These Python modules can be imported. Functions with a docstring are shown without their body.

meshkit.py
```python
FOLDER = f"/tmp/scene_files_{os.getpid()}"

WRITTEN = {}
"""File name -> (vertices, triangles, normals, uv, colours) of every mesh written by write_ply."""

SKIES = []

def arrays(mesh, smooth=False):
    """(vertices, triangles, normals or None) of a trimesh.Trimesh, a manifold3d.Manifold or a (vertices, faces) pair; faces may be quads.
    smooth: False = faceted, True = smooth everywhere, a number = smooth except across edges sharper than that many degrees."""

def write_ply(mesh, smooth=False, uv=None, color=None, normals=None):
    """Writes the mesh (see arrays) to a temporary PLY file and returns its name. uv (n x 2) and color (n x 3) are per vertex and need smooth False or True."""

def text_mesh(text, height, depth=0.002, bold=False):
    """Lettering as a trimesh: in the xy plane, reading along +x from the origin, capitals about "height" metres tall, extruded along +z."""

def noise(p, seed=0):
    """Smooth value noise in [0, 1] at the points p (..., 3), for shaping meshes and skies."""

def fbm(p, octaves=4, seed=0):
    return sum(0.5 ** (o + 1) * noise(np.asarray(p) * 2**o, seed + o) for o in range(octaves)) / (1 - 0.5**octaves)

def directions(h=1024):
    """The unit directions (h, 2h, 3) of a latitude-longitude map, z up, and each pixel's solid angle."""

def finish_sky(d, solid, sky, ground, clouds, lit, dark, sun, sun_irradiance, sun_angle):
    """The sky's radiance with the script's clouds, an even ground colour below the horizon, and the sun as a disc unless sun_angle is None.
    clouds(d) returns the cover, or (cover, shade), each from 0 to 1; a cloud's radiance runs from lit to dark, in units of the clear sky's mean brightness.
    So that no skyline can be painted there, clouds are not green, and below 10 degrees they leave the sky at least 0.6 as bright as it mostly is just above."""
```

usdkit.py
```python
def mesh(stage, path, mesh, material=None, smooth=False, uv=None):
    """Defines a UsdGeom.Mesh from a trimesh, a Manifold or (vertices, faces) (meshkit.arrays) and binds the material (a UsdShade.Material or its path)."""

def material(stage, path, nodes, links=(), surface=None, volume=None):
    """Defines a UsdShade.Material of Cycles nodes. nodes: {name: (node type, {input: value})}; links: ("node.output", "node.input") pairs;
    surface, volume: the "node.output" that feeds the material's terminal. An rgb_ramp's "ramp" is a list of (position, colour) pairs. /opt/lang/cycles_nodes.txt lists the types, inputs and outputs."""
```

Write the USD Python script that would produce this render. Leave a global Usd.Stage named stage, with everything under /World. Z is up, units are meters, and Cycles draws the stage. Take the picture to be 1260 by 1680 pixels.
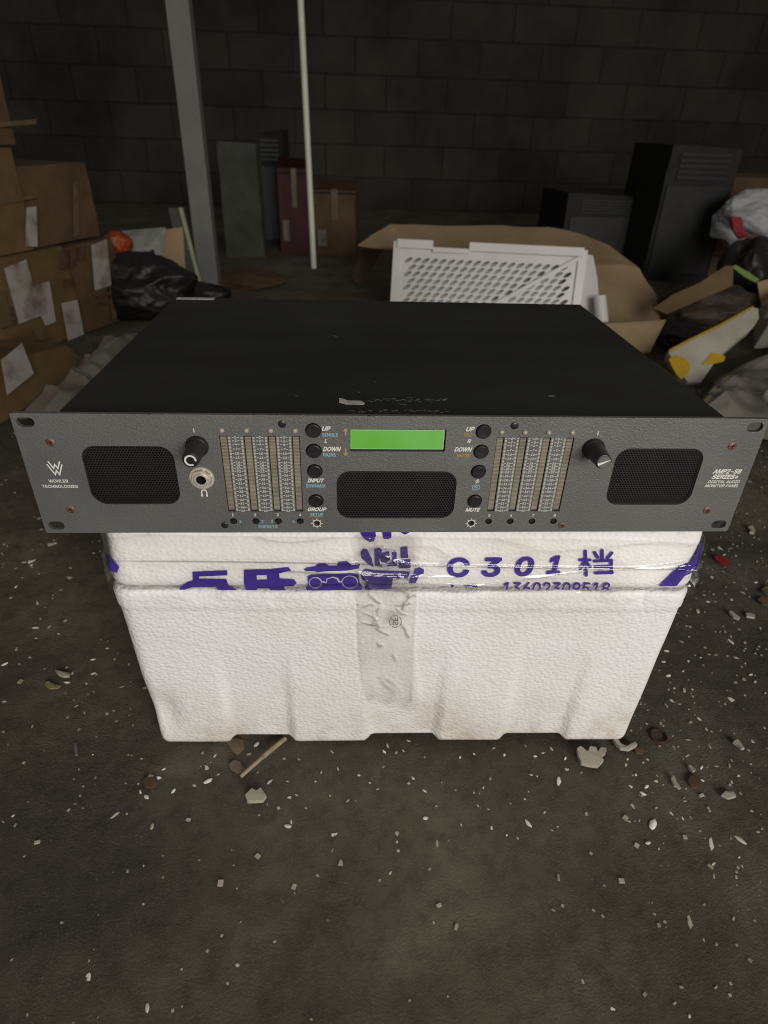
import math, random, glob
import numpy as np, trimesh, usdkit, meshkit
from shapely.geometry import Polygon, Point, LineString, box as sbox
from shapely.ops import unary_union
from shapely import affinity
from pxr import Usd, UsdGeom, UsdLux, UsdShade, Gf, Sdf

stage = Usd.Stage.CreateInMemory()
UsdGeom.SetStageUpAxis(stage, 'Z'); UsdGeom.SetStageMetersPerUnit(stage, 1.0)
UsdGeom.Xform.Define(stage, '/World')
rng = np.random.default_rng(7); random.seed(7)
MM = 0.001
ZP = 0.243                                   # height of the unit's underside above the floor

# ------------------------------------------------------------------ camera
CF, CX, CY, CZ, YAW, PITCH, ROLL = 1016.94, -0.032605, -0.363744, 0.243089 + ZP, 0.0634206, 0.5556523, 0.0327700
FW = np.array([math.sin(YAW) * math.cos(PITCH), math.cos(YAW) * math.cos(PITCH), -math.sin(PITCH)])
_r = np.array([math.cos(YAW), -math.sin(YAW), 0.0]); _u = np.cross(_r, FW)
RT = _r * math.cos(ROLL) + _u * math.sin(ROLL); UP = -_r * math.sin(ROLL) + _u * math.cos(ROLL)
CAM = np.array([CX, CY, CZ])
cam = UsdGeom.Camera.Define(stage, '/World/camera')
cam.CreateHorizontalApertureAttr(36.0); cam.CreateFocalLengthAttr(36.0 * CF / 1260)
cam.CreateVerticalApertureAttr(48.0); cam.CreateClippingRangeAttr(Gf.Vec2f(0.02, 200))
cam.CreateFStopAttr(14.0); cam.CreateFocusDistanceAttr(0.43); cam.CreateExposureAttr(0.0)
m4 = Gf.Matrix4d(*[float(x) for x in (*RT, 0, *UP, 0, *(-FW), 0, *CAM, 1)])
cam.AddTransformOp().Set(m4)

# ------------------------------------------------------------------ light: the open front of a dim shed, behind the camera
def look_at(pos, tgt):
    z = np.array(pos, float) - np.array(tgt, float); z /= np.linalg.norm(z)
    x = np.cross([0, 0, 1], z); x /= np.linalg.norm(x); y = np.cross(z, x)
    return Gf.Matrix4d(*[float(v) for v in (*x, 0, *y, 0, *z, 0, *pos, 1)])
def rect_light(name, pos, tgt, w, h, power, color):
    l = UsdLux.RectLight.Define(stage, '/World/' + name)
    l.CreateWidthAttr(w); l.CreateHeightAttr(h); l.CreateIntensityAttr(power); l.CreateColorAttr(Gf.Vec3f(*color))
    l.AddTransformOp().Set(look_at(pos, tgt))
    return l
rect_light('shed_opening_light', (1.0, -2.6, 1.15), (0.0, 0.0, 0.2), 1.8, 1.15, 12.0, (1.0, 0.965, 0.91))
dome = UsdLux.DomeLight.Define(stage, '/World/dim_surroundings')
UsdGeom.Scope.Define(stage, '/World/Looks')
dm = usdkit.material(stage, '/World/Looks/surroundings', {'b': ('background_shader', {'color': (1.0, 0.96, 0.88), 'strength': 0.11})}, [], surface='b.background')
UsdShade.MaterialBindingAPI.Apply(dome.GetPrim()).Bind(dm)

# ------------------------------------------------------------------ helpers
def ray(px, py):
    return FW + (px - 630) / CF * RT - (py - 839.5) / CF * UP
def at_z(px, py, z):
    d = ray(px, py); return CAM + d * (z - CAM[2]) / d[2]
def at_y(px, py, y):
    d = ray(px, py); return CAM + d * (y - CAM[1]) / d[1]
def at_plane(px, py, P0, n):
    d = ray(px, py); return CAM + d * ((np.asarray(P0) - CAM) @ n) / (d @ n)

used = {}
def numbered(parent, name):
    k = (parent, name); used[k] = used.get(k, -1) + 1
    return name if used[k] == 0 else f'{name}_{used[k]:03d}'
ORIGIN = {}
def tag(p, label=None, cat=None, group=None, kind=None):
    for k, v in (('label', label), ('category', cat), ('group', group), ('kind', kind)):
        if v: p.SetCustomDataByKey(k, v)
    return p
def thing(name, label, cat, loc=(0, 0, 0), group=None):
    path = '/World/' + numbered('/World', name)
    x = UsdGeom.Xform.Define(stage, path); x.AddTranslateOp().Set(Gf.Vec3d(*map(float, loc)))
    ORIGIN[path] = np.array(loc, float)
    return tag(x.GetPrim(), label, cat, group)
def obj(name, mesh, mat, parent=None, smooth=False, label=None):
    """One Mesh prim; mesh in world coordinates."""
    pp = str(parent.GetPath()) if parent is not None else '/World'
    path = pp + '/' + numbered(pp, name)
    if isinstance(mesh, list): mesh = trimesh.util.concatenate(mesh)
    if not isinstance(mesh, (tuple,)): mesh = (np.array(mesh.vertices), np.array(mesh.faces))
    v = np.asarray(mesh[0], float); o = ORIGIN.get(pp, np.zeros(3)); ORIGIN[path] = o
    m = usdkit.mesh(stage, path, (v - o, mesh[1]), mat, smooth=smooth)
    p = m.GetPrim()
    if label: tag(p, label)
    return p
def solo(name, mesh, mat, label, cat, group=None, smooth=False, kind=None):
    """A thing that is a single mesh, with its origin at its base."""
    if isinstance(mesh, list): mesh = trimesh.util.concatenate(mesh)
    if not isinstance(mesh, tuple): mesh = (np.array(mesh.vertices), np.array(mesh.faces))
    v = np.asarray(mesh[0], float); c = np.array([*(v.min(0) + v.max(0))[:2] / 2, v[:, 2].min()])
    path = '/World/' + numbered('/World', name)
    m = usdkit.mesh(stage, path, (v - c, mesh[1]), mat, smooth=smooth); m.AddTranslateOp().Set(Gf.Vec3d(*c))
    return tag(m.GetPrim(), label, cat, group, kind)

def bx(x0, x1, y0, y1, z0, z1):
    b = trimesh.creation.box([x1 - x0, y1 - y0, z1 - z0]); b.apply_translation([(x0 + x1) / 2, (y0 + y1) / 2, (z0 + z1) / 2]); return b
def hexa(bottom, top):
    """Solid from four bottom and four top corners, both in the same turn."""
    v = np.array(list(bottom) + list(top), float)
    f = [[0, 2, 1], [0, 3, 2], [4, 5, 6], [4, 6, 7]]
    for i in range(4):
        j = (i + 1) % 4; f += [[i, j, j + 4], [i, j + 4, i + 4]]
    m = trimesh.Trimesh(v, f, process=False); m.fix_normals(); return m
def ext(poly, d):
    gs = [g for g in getattr(poly, 'geoms', [poly]) if g.geom_type == 'Polygon' and g.area > 1e-12]
    return trimesh.util.concatenate([trimesh.creation.extrude_polygon(g, d, engine='earcut') for g in gs])
def face_panel(poly, y_front, depth):
    """Polygon in panel millimetres (x, z above the unit's underside) as a plate: front at y_front mm, going back depth mm."""
    m = ext(poly, depth); v = np.array(m.vertices)
    w = np.stack([v[:, 0] * MM, (y_front + v[:, 2]) * MM, ZP + v[:, 1] * MM], 1)
    out = trimesh.Trimesh(w, np.array(m.faces)[:, ::-1], process=False); return out
def rrect(x0, x1, z0, z1, r, q=8):
    return sbox(x0 + r, z0 + r, x1 - r, z1 - r).buffer(r, quad_segs=q)
def lathe(profile, n, origin, axis='-y'):
    """Turned shape: profile [(radius mm, distance mm)] along -y from origin (mm in panel frame)."""
    pr = np.array(profile, float); a = np.arange(n) / n * 2 * np.pi
    v = np.stack([np.outer(pr[:, 0], np.cos(a)), np.broadcast_to(-pr[:, 1][:, None], (len(pr), n)), np.outer(pr[:, 0], np.sin(a))], -1).reshape(-1, 3)
    f = []
    for i in range(len(pr) - 1):
        for k in range(n):
            j = (k + 1) % n; f += [[i * n + k, (i + 1) * n + k, (i + 1) * n + j], [i * n + k, (i + 1) * n + j, i * n + j]]
    m = trimesh.Trimesh(v, f, process=False); m.merge_vertices(); m.update_faces(m.nondegenerate_faces()); m.fix_normals()
    return (np.array(m.vertices) + np.array(origin)) * MM + [0, 0, ZP], np.array(m.faces)

# text: glyph outlines as flat print
FONT = glob.glob('/opt/blender-*/*/datafiles/fonts/Inter.woff2')[0]
def outline_text(text, height, depth, stroke):
    """Lettering like meshkit.text_mesh, with a chosen weight (stroke, in 1/96 em)."""
    from PIL import Image, ImageDraw, ImageFont
    font = ImageFont.truetype(FONT, 96); x0, y0, x1, y1 = font.getbbox(text, anchor='ls', stroke_width=stroke)
    im = Image.new('L', (x1 - x0 + 8, y1 - y0 + 8)); dr = ImageDraw.Draw(im)
    dr.text((4 - x0, 4 - y0), text, 255, font, anchor='ls', stroke_width=stroke)
    on = np.pad(np.asarray(im) > 127, ((0, 0), (1, 1))).astype(np.int8)
    rows, st_ = np.nonzero(np.diff(on, axis=1) == 1); en_ = np.nonzero(np.diff(on, axis=1) == -1)[1]
    shape = unary_union(sbox(st_, -rows - 1, en_, -rows) if False else [sbox(a_, -c_ - 1, b_, -c_) for a_, b_, c_ in zip(st_, en_, rows)]).buffer(0.6).buffer(-0.6).simplify(0.8)
    k = height / (70.0 + 2 * stroke)
    shape = affinity.affine_transform(shape, [k, 0, 0, k, -4 * k, (4 - y0 + stroke) * k])
    return ext(shape, depth)
def glyphs(text, height, bold=True, italic=0.0, width=None):
    m = outline_text(text, height, 0.08, (4 if height > 2.5 else 2) if bold else 1)
    v = np.array(m.vertices)
    v[:, 0] -= (v[:, 0].min() + v[:, 0].max()) / 2
    if width: v[:, 0] *= width / (v[:, 0].max() - v[:, 0].min())
    v[:, 0] += italic * (v[:, 1] - height / 2)
    v[:, 1] -= height / 2
    return v, np.array(m.faces)
def print_text(text, x, z, h, bold=True, italic=0.0, width=None, y=-0.10, anchor='c', rot=0):
    """Text in panel mm, centred on (x, z), standing 0.1 mm proud of the panel."""
    v, f = glyphs(text, h, bold, italic, width)
    if rot:
        c, s = math.cos(rot), math.sin(rot); v[:, :2] = v[:, :2] @ np.array([[c, s], [-s, c]])
    if anchor == 'l': v[:, 0] -= v[:, 0].min()
    if anchor == 'r': v[:, 0] -= v[:, 0].max()
    w = np.stack([(v[:, 0] + x) * MM, (y + 0.08 - v[:, 2]) * MM, ZP + (v[:, 1] + z) * MM], 1)
    return trimesh.Trimesh(w, f, process=False)

# ------------------------------------------------------------------ materials
def pbr(name, color, rough=0.5, var=0.0, vscale=20, bump=0.0, bscale=200, bdist=0.001, metallic=0.0, color2=None, coat=0, detail=5, spec=None, lo=0.35, hi=0.65, stretch=(1, 1, 1), sheen=0):
    c2 = color2 if color2 is not None else tuple(min(1, c * (1 + var)) for c in color)
    c1 = color if color2 is not None else tuple(c * (1 - var) for c in color)
    n = {'tc': ('texture_coordinate', {}), 'mp': ('mapping', {'scale': stretch}), 'p': ('principled_bsdf', {'roughness': rough, 'metallic': metallic, 'base_color': color})}
    l = [('tc.object', 'mp.vector')]
    if spec is not None: n['p'][1]['specular_ior_level'] = spec
    if var or color2 is not None:
        n['nz'] = ('noise_texture', {'scale': vscale, 'detail': detail, 'roughness': 0.6}); n['rp'] = ('rgb_ramp', {'ramp': [(lo, c1), (hi, c2)]})
        l += [('mp.vector', 'nz.vector'), ('nz.fac', 'rp.fac'), ('rp.color', 'p.base_color')]
    if bump:
        n['bn'] = ('noise_texture', {'scale': bscale, 'detail': 4, 'roughness': 0.55}); n['bm'] = ('bump', {'strength': bump, 'distance': bdist})
        l += [('mp.vector', 'bn.vector'), ('bn.fac', 'bm.height'), ('bm.normal', 'p.normal')]
    return usdkit.material(stage, '/World/Looks/' + name, n, l, surface='p.BSDF')

M = {}
# panel: hammered dark grey paint
M['panel'] = usdkit.material(stage, '/World/Looks/hammered_grey_paint', {
    'tc': ('texture_coordinate', {}), 'n1': ('noise_texture', {'scale': 900, 'detail': 3, 'roughness': 0.6}), 'n2': ('noise_texture', {'scale': 14, 'detail': 4}),
    'rp': ('rgb_ramp', {'ramp': [(0.3, (0.124, 0.123, 0.120)), (0.7, (0.154, 0.152, 0.147))]}),
    'rr': ('map_range', {'from_min': 0.3, 'from_max': 0.7, 'to_min': 0.36, 'to_max': 0.5}),
    'bv': ('bevel', {'samples': 4, 'radius': 0.0005}), 'bm': ('bump', {'strength': 0.8, 'distance': 0.00055}),
    'p': ('principled_bsdf', {'metallic': 0.25})},
    [('tc.object', 'n1.vector'), ('tc.object', 'n2.vector'), ('n2.fac', 'rp.fac'), ('rp.color', 'p.base_color'), ('n2.fac', 'rr.value'), ('rr.result', 'p.roughness'),
     ('n1.fac', 'bm.height'), ('bv.bevel', 'bm.normal'), ('bm.normal', 'p.normal')], surface='p.BSDF')
M['chassis'] = pbr('black_chassis_paint', (0.0125, 0.0135, 0.0115), 0.46, bump=0.25, bscale=1200, bdist=0.0004, color2=(0.027, 0.028, 0.024), vscale=7, stretch=(0.5, 1.6, 1), detail=8, lo=0.4, hi=0.72)
M['black'] = pbr('black_plastic', (0.012, 0.012, 0.0125), 0.38, var=0.15, vscale=60)
M['matte_black'] = pbr('matte_black', (0.006, 0.006, 0.006), 0.8, var=0.1)
M['grille'] = pbr('black_steel_mesh', (0.016, 0.016, 0.017), 0.42, var=0.1)
M['white_print'] = pbr('white_print', (0.68, 0.67, 0.62), 0.55, var=0.08, vscale=900)
M['blue_print'] = pbr('pale_blue_print', (0.22, 0.46, 0.56), 0.55, var=0.08, vscale=900)
M['yellow_print'] = pbr('ochre_print', (0.42, 0.27, 0.045), 0.55, var=0.12, vscale=900)
M['faded_print'] = pbr('faded_ochre_print', (0.42, 0.25, 0.045), 0.55, var=0.2, vscale=900)
M['steel'] = pbr('worn_nickel', (0.60, 0.54, 0.45), 0.42, var=0.15, vscale=300, metallic=0.45)
M['screw_black'] = pbr('black_screw_steel', (0.035, 0.033, 0.03), 0.35, var=0.2, vscale=400, metallic=0.5)
M['screw_rust'] = pbr('rusty_screw_steel', (0.10, 0.045, 0.025), 0.55, color2=(0.26, 0.15, 0.09), vscale=500, metallic=0.4)
M['led_bar'] = pbr('unlit_bar_segments', (0.27, 0.235, 0.17), 0.45, var=0.18, vscale=120)
M['led_lens'] = pbr('unlit_led_lens', (0.36, 0.31, 0.25), 0.25, var=0.1, vscale=300)
M['lcd'] = pbr('green_display', (0.13, 0.44, 0.05), 0.3, color2=(0.19, 0.50, 0.12), vscale=18, detail=2)
M['lcd_rim'] = pbr('green_display_edge', (0.26, 0.55, 0.22), 0.35, var=0.06)
M['grey_cap'] = pbr('grey_knob_cap', (0.12, 0.12, 0.12), 0.45, var=0.1, vscale=200)
M['scuff'] = pbr('bare_scuffs', (0.16, 0.15, 0.13), 0.6, var=0.3, vscale=300)
M['paper_scrap'] = pbr('pale_paper_scrap', (0.42, 0.42, 0.38), 0.7, var=0.2, vscale=200)

# expanded polystyrene: beads pressed together, yellowed and dirty low down
def foam_mat(name, stain):
    n = {'tc': ('texture_coordinate', {}), 'mp': ('mapping', {'scale': (0.95, 0.95, 1.2)}), 'dn': ('noise_texture', {'scale': 60, 'detail': 2}),
         'mxv': ('mix_vector', {'fac': 0.0025}),
         'v': ('voronoi_texture', {'scale': 290, 'feature': 'smooth_f1', 'smoothness': 0.1, 'randomness': 0.9}), 'v2': ('noise_texture', {'scale': 55, 'detail': 3, 'roughness': 0.6}),
         'ad': ('math', {'math_type': 'multiply_add', 'value2': 0.12}),
         'bm': ('bump', {'strength': 0.62, 'distance': 0.00125, 'invert': True}),
         'n1': ('noise_texture', {'scale': 9, 'detail': 4, 'roughness': 0.6}), 'rp': ('rgb_ramp', {'ramp': [(0.38, (0.755, 0.735, 0.715)), (0.62, (0.82, 0.81, 0.81))]}),
         'sx': ('separate_xyz', {}), 'mr': ('map_range', {'from_min': 0.095, 'from_max': 0.0, 'to_min': 0.0, 'to_max': 1.0, 'clamp': True}),
         'n3': ('noise_texture', {'scale': 17, 'detail': 5, 'roughness': 0.7}), 'r3': ('map_range', {'from_min': 0.44, 'from_max': 0.72, 'to_min': 0, 'to_max': 1, 'clamp': True}),
         'mu': ('math', {'math_type': 'multiply'}), 'mu2': ('math', {'math_type': 'multiply', 'value2': stain}),
         'mx': ('mix_color', {'b': (0.42, 0.33, 0.20)}),
         'p': ('principled_bsdf', {'roughness': 0.55, 'subsurface_weight': 0.0, 'specular_ior_level': 0.35})}
    l = [('tc.object', 'mp.vector'), ('tc.object', 'dn.vector'), ('mp.vector', 'mxv.a'), ('dn.color', 'mxv.b'), ('mxv.result', 'v.vector'), ('tc.object', 'v2.vector'), ('v2.fac', 'ad.value1'), ('v.distance', 'ad.value3'), ('ad.value', 'bm.height'), ('bm.normal', 'p.normal'),
         ('tc.object', 'n1.vector'), ('n1.fac', 'rp.fac'), ('rp.color', 'mx.a'), ('tc.object', 'sx.vector'), ('sx.z', 'mr.value'), ('tc.object', 'n3.vector'), ('n3.fac', 'r3.value'),
         ('mr.result', 'mu.value1'), ('r3.result', 'mu.value2'), ('mu.value', 'mu2.value1'), ('mu2.value', 'mx.fac'), ('mx.result', 'p.base_color')]
    return usdkit.material(stage, '/World/Looks/' + name, n, l, surface='p.BSDF')
M['foam'] = foam_mat('white_bead_foam', 0.8)
M['foam_plain'] = pbr('pale_dirty_foam', (0.36, 0.335, 0.27), 0.7, var=0.15, vscale=14, bump=0.4, bscale=150)
def film_mat(name, gloss_rough, haze, tint, bump=0.0, bscale=60, ior=1.55, dcol=(0.75, 0.73, 0.69)):
    n = {'tc': ('texture_coordinate', {}), 'mp': ('mapping', {'scale': (1, 1, 2.2)}), 'nz': ('noise_texture', {'scale': bscale, 'detail': 3, 'roughness': 0.5}),
         'bm': ('bump', {'strength': bump, 'distance': 0.002}), 't': ('transparent_bsdf', {'color': tint}), 'd': ('diffuse_bsdf', {'color': dcol}),
         'g': ('glossy_bsdf', {'roughness': gloss_rough, 'color': (1, 1, 1)}), 'fr': ('fresnel', {'IOR': ior}), 'm1': ('mix_closure', {'fac': haze}), 'm2': ('mix_closure', {})}
    l = [('tc.object', 'mp.vector'), ('mp.vector', 'nz.vector'), ('nz.fac', 'bm.height'), ('bm.normal', 'g.normal'), ('bm.normal', 'fr.normal'), ('t.BSDF', 'm1.closure1'), ('d.BSDF', 'm1.closure2'),
         ('fr.fac', 'm2.fac'), ('m1.closure', 'm2.closure1'), ('g.BSDF', 'm2.closure2')]
    return usdkit.material(stage, '/World/Looks/' + name, n, l, surface='m2.closure')
M['film'] = film_mat('clear_packing_film', 0.05, 0.02, (0.965, 0.96, 0.95), 0.1, 50, 1.55)
M['tape_strip'] = film_mat('clear_tape_strip', 0.09, 0.03, (0.96, 0.955, 0.945), 0.03, 45, 1.58)
M['plastic_sheet'] = film_mat('cloudy_plastic_sheet', 0.14, 0.42, (0.84, 0.81, 0.76), 0.25, 25, 1.6, (0.42, 0.385, 0.33))
M['purple'] = pbr('violet_print', (0.038, 0.009, 0.27), 0.45, var=0.1, vscale=80)
M['grey_print'] = pbr('grey_print', (0.20, 0.19, 0.18), 0.6, var=0.1)

# packed dirt floor
M['dirt'] = usdkit.material(stage, '/World/Looks/packed_dirt', {
    'tc': ('texture_coordinate', {}), 'n1': ('noise_texture', {'scale': 5.5, 'detail': 8, 'roughness': 0.62, 'distortion': 0.6}), 'n2': ('noise_texture', {'scale': 60, 'detail': 6, 'roughness': 0.7}),
    'n3': ('noise_texture', {'scale': 520, 'detail': 5, 'roughness': 0.75}), 'n4': ('noise_texture', {'scale': 1.7, 'detail': 5, 'roughness': 0.6}), 'r4': ('rgb_ramp', {'ramp': [(0.36, (0.72, 0.72, 0.74)), (0.5, (1, 1, 1)), (0.66, (1.22, 1.18, 1.1))]}), 'mx4': ('mix_color', {'blend_type': 'multiply', 'fac': 1.0, 'use_clamp': False}),
    'r1': ('rgb_ramp', {'ramp': [(0.3, (0.073, 0.061, 0.043)), (0.5, (0.118, 0.100, 0.072)), (0.68, (0.180, 0.158, 0.121))]}),
    'r2': ('rgb_ramp', {'ramp': [(0.25, (0.5, 0.48, 0.45)), (0.52, (1, 1, 1)), (0.78, (1.35, 1.32, 1.24))]}),
    'r3': ('rgb_ramp', {'ramp': [(0.57, (0, 0, 0)), (0.68, (1, 1, 1))]}),
    'mx': ('mix_color', {'blend_type': 'multiply', 'fac': 1.0, 'use_clamp': False}), 'mx2': ('mix_color', {'b': (0.22, 0.19, 0.145)}),
    'ad': ('math', {'math_type': 'multiply_add', 'value2': 1.6}), 'bm': ('bump', {'strength': 1.0, 'distance': 0.0034}),
    'p': ('principled_bsdf', {'roughness': 0.72, 'specular_ior_level': 0.4})},
    [('tc.object', 'n1.vector'), ('tc.object', 'n2.vector'), ('tc.object', 'n3.vector'), ('n1.fac', 'r1.fac'), ('n2.fac', 'r2.fac'), ('tc.object', 'n4.vector'), ('n4.fac', 'r4.fac'), ('r1.color', 'mx4.a'), ('r4.color', 'mx4.b'), ('mx4.result', 'mx.a'), ('r2.color', 'mx.b'),
     ('n3.fac', 'r3.fac'), ('mx.result', 'mx2.a'), ('r3.color', 'mx2.fac'), ('mx2.result', 'p.base_color'), ('n3.fac', 'ad.value1'), ('n2.fac', 'ad.value3'), ('ad.value', 'bm.height'), ('bm.normal', 'p.normal')], surface='p.BSDF')
M['wall'] = usdkit.material(stage, '/World/Looks/grimy_block_wall', {
    'tc': ('texture_coordinate', {}), 'mp': ('mapping', {'rotation': (math.pi / 2, 0, 0)}), 'br': ('brick_texture', {'scale': 1.0, 'brick_width': 0.39, 'row_height': 0.19, 'mortar_size': 0.006, 'mortar_smooth': 0.4, 'color1': (0.036, 0.033, 0.028), 'color2': (0.052, 0.048, 0.041), 'mortar': (0.022, 0.02, 0.017)}),
    'n': ('noise_texture', {'scale': 1.4, 'detail': 9, 'roughness': 0.65}), 'rp': ('rgb_ramp', {'ramp': [(0.35, (0.45, 0.42, 0.36)), (0.65, (1.25, 1.2, 1.1))]}), 'mx': ('mix_color', {'blend_type': 'multiply', 'fac': 1.0, 'use_clamp': False}),
    'bm': ('bump', {'strength': 0.5, 'distance': 0.006, 'invert': True}), 'p': ('principled_bsdf', {'roughness': 0.9})},
    [('tc.object', 'mp.vector'), ('mp.vector', 'br.vector'), ('tc.object', 'n.vector'), ('n.fac', 'rp.fac'), ('br.color', 'mx.a'), ('rp.color', 'mx.b'), ('mx.result', 'p.base_color'), ('br.fac', 'bm.height'), ('bm.normal', 'p.normal')], surface='p.BSDF')
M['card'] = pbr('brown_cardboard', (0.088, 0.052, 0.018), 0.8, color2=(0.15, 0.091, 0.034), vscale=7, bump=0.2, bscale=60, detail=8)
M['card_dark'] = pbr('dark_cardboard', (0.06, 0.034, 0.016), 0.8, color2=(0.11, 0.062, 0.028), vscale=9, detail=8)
M['card_pale'] = pbr('pale_cardboard', (0.25, 0.172, 0.09), 0.8, color2=(0.33, 0.235, 0.135), vscale=6, bump=0.2, bscale=40, detail=8)
M['label'] = pbr('soiled_paper_label', (0.15, 0.10, 0.08), 0.7, color2=(0.34, 0.31, 0.28), vscale=13, detail=7, lo=0.32, hi=0.5)
M['ink'] = pbr('faded_carton_print', (0.075, 0.035, 0.02), 0.8, var=0.3, vscale=40)
M['crate'] = pbr('white_crate_plastic', (0.60, 0.585, 0.565), 0.4, var=0.06, vscale=12, bump=0.15, bscale=50)
M['orange'] = pbr('orange_plastic', (0.30, 0.05, 0.008), 0.5, var=0.15, vscale=20)
M['bag_grey'] = pbr('grey_woven_sack', (0.22, 0.225, 0.20), 0.7, var=0.2, vscale=25, bump=0.5, bscale=60, bdist=0.004)
M['black_bag'] = pbr('black_bin_bag', (0.006, 0.0055, 0.005), 0.5, var=0.3, vscale=15)
M['brown_bag'] = pbr('dark_brown_rags', (0.045, 0.03, 0.018), 0.7, var=0.5, vscale=12, bump=0.5, bscale=40, bdist=0.006)
M['plank'] = pbr('dark_green_plank', (0.045, 0.05, 0.036), 0.7, var=0.25, vscale=12)
M['edge_strip'] = pbr('straw_edge_strip', (0.30, 0.31, 0.17), 0.6, var=0.15, vscale=20)
M['pillar'] = pbr('grey_painted_post', (0.15, 0.145, 0.135), 0.6, var=0.14, vscale=8)
M['pole'] = pbr('white_plastic_pole', (0.72, 0.72, 0.60), 0.4, var=0.06)
M['maroon'] = pbr('maroon_box_board', (0.05, 0.010, 0.008), 0.7, var=0.2, vscale=8)
M['dark_box'] = pbr('dark_grey_housing', (0.0055, 0.0055, 0.006), 0.7, var=0.2, vscale=6)
M['green'] = pbr('green_strap', (0.12, 0.20, 0.025), 0.5, var=0.15, vscale=40)
M['yellow'] = pbr('yellow_paint', (0.42, 0.25, 0.01), 0.6, var=0.12, vscale=40)
M['red'] = pbr('red_cloth', (0.25, 0.012, 0.02), 0.7, var=0.2, vscale=20)
M['white_cloth'] = pbr('white_sacking', (0.42, 0.42, 0.43), 0.7, var=0.12, vscale=20, bump=0.4, bscale=40, bdist=0.004)
M['crumb'] = usdkit.material(stage, '/World/Looks/foam_crumb', {'oi': ('object_info', {}), 'rp': ('rgb_ramp', {'ramp': [(0.0, (0.36, 0.31, 0.23)), (0.4, (0.58, 0.54, 0.45)), (1.0, (0.80, 0.77, 0.71))]}), 'p': ('principled_bsdf', {'roughness': 0.7})},
                         [('oi.random', 'rp.fac'), ('rp.color', 'p.base_color')], surface='p.BSDF')
M['leaf'] = pbr('dry_leaf', (0.24, 0.19, 0.085), 0.7, var=0.25, vscale=80)
M['straw'] = pbr('dry_straw', (0.30, 0.23, 0.14), 0.7, var=0.2, vscale=90)
M['chip_brown'] = pbr('brown_card_scrap', (0.13, 0.095, 0.06), 0.8, var=0.2, vscale=60)

# ------------------------------------------------------------------ setting: floor and back wall
def floor_height(x, y):
    p = np.stack([np.asarray(x, float), np.asarray(y, float), np.zeros_like(np.asarray(x, float))], -1)
    h = (meshkit.fbm(p * 7, 4, 3) - 0.5) * 0.022 + (meshkit.fbm(p * 40, 3, 9) - 0.5) * 0.002
    d = np.maximum(np.maximum(np.abs(p[..., 0] - 0.01) - 0.24, np.abs(p[..., 1] - 0.17) - 0.19), 0)
    return h * np.clip(d / 0.12, 0.0, 1) - 0.0015
def spread(lo, hi, c, n, k):
    t = np.linspace(-1, 1, n); s = np.sinh(k * t) / np.sinh(k)
    return c + np.where(s < 0, s * (c - lo), s * (hi - c))
gx = spread(-14, 14, 0.0, 420, 5.2); gy = spread(-14, 14, 0.1, 420, 5.2)
X, Y = np.meshgrid(gx, gy); Z = floor_height(X, Y)
n0 = len(gx); idx = np.arange(n0 * len(gy)).reshape(len(gy), n0)
q = np.stack([idx[:-1, :-1], idx[:-1, 1:], idx[1:, 1:], idx[1:, :-1]], -1).reshape(-1, 4)
tag(obj('floor', (np.stack([X, Y, Z], -1).reshape(-1, 3), q), M['dirt'], smooth=True), 'dark packed dirt floor strewn with white foam crumbs', 'floor', kind='structure')
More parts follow.
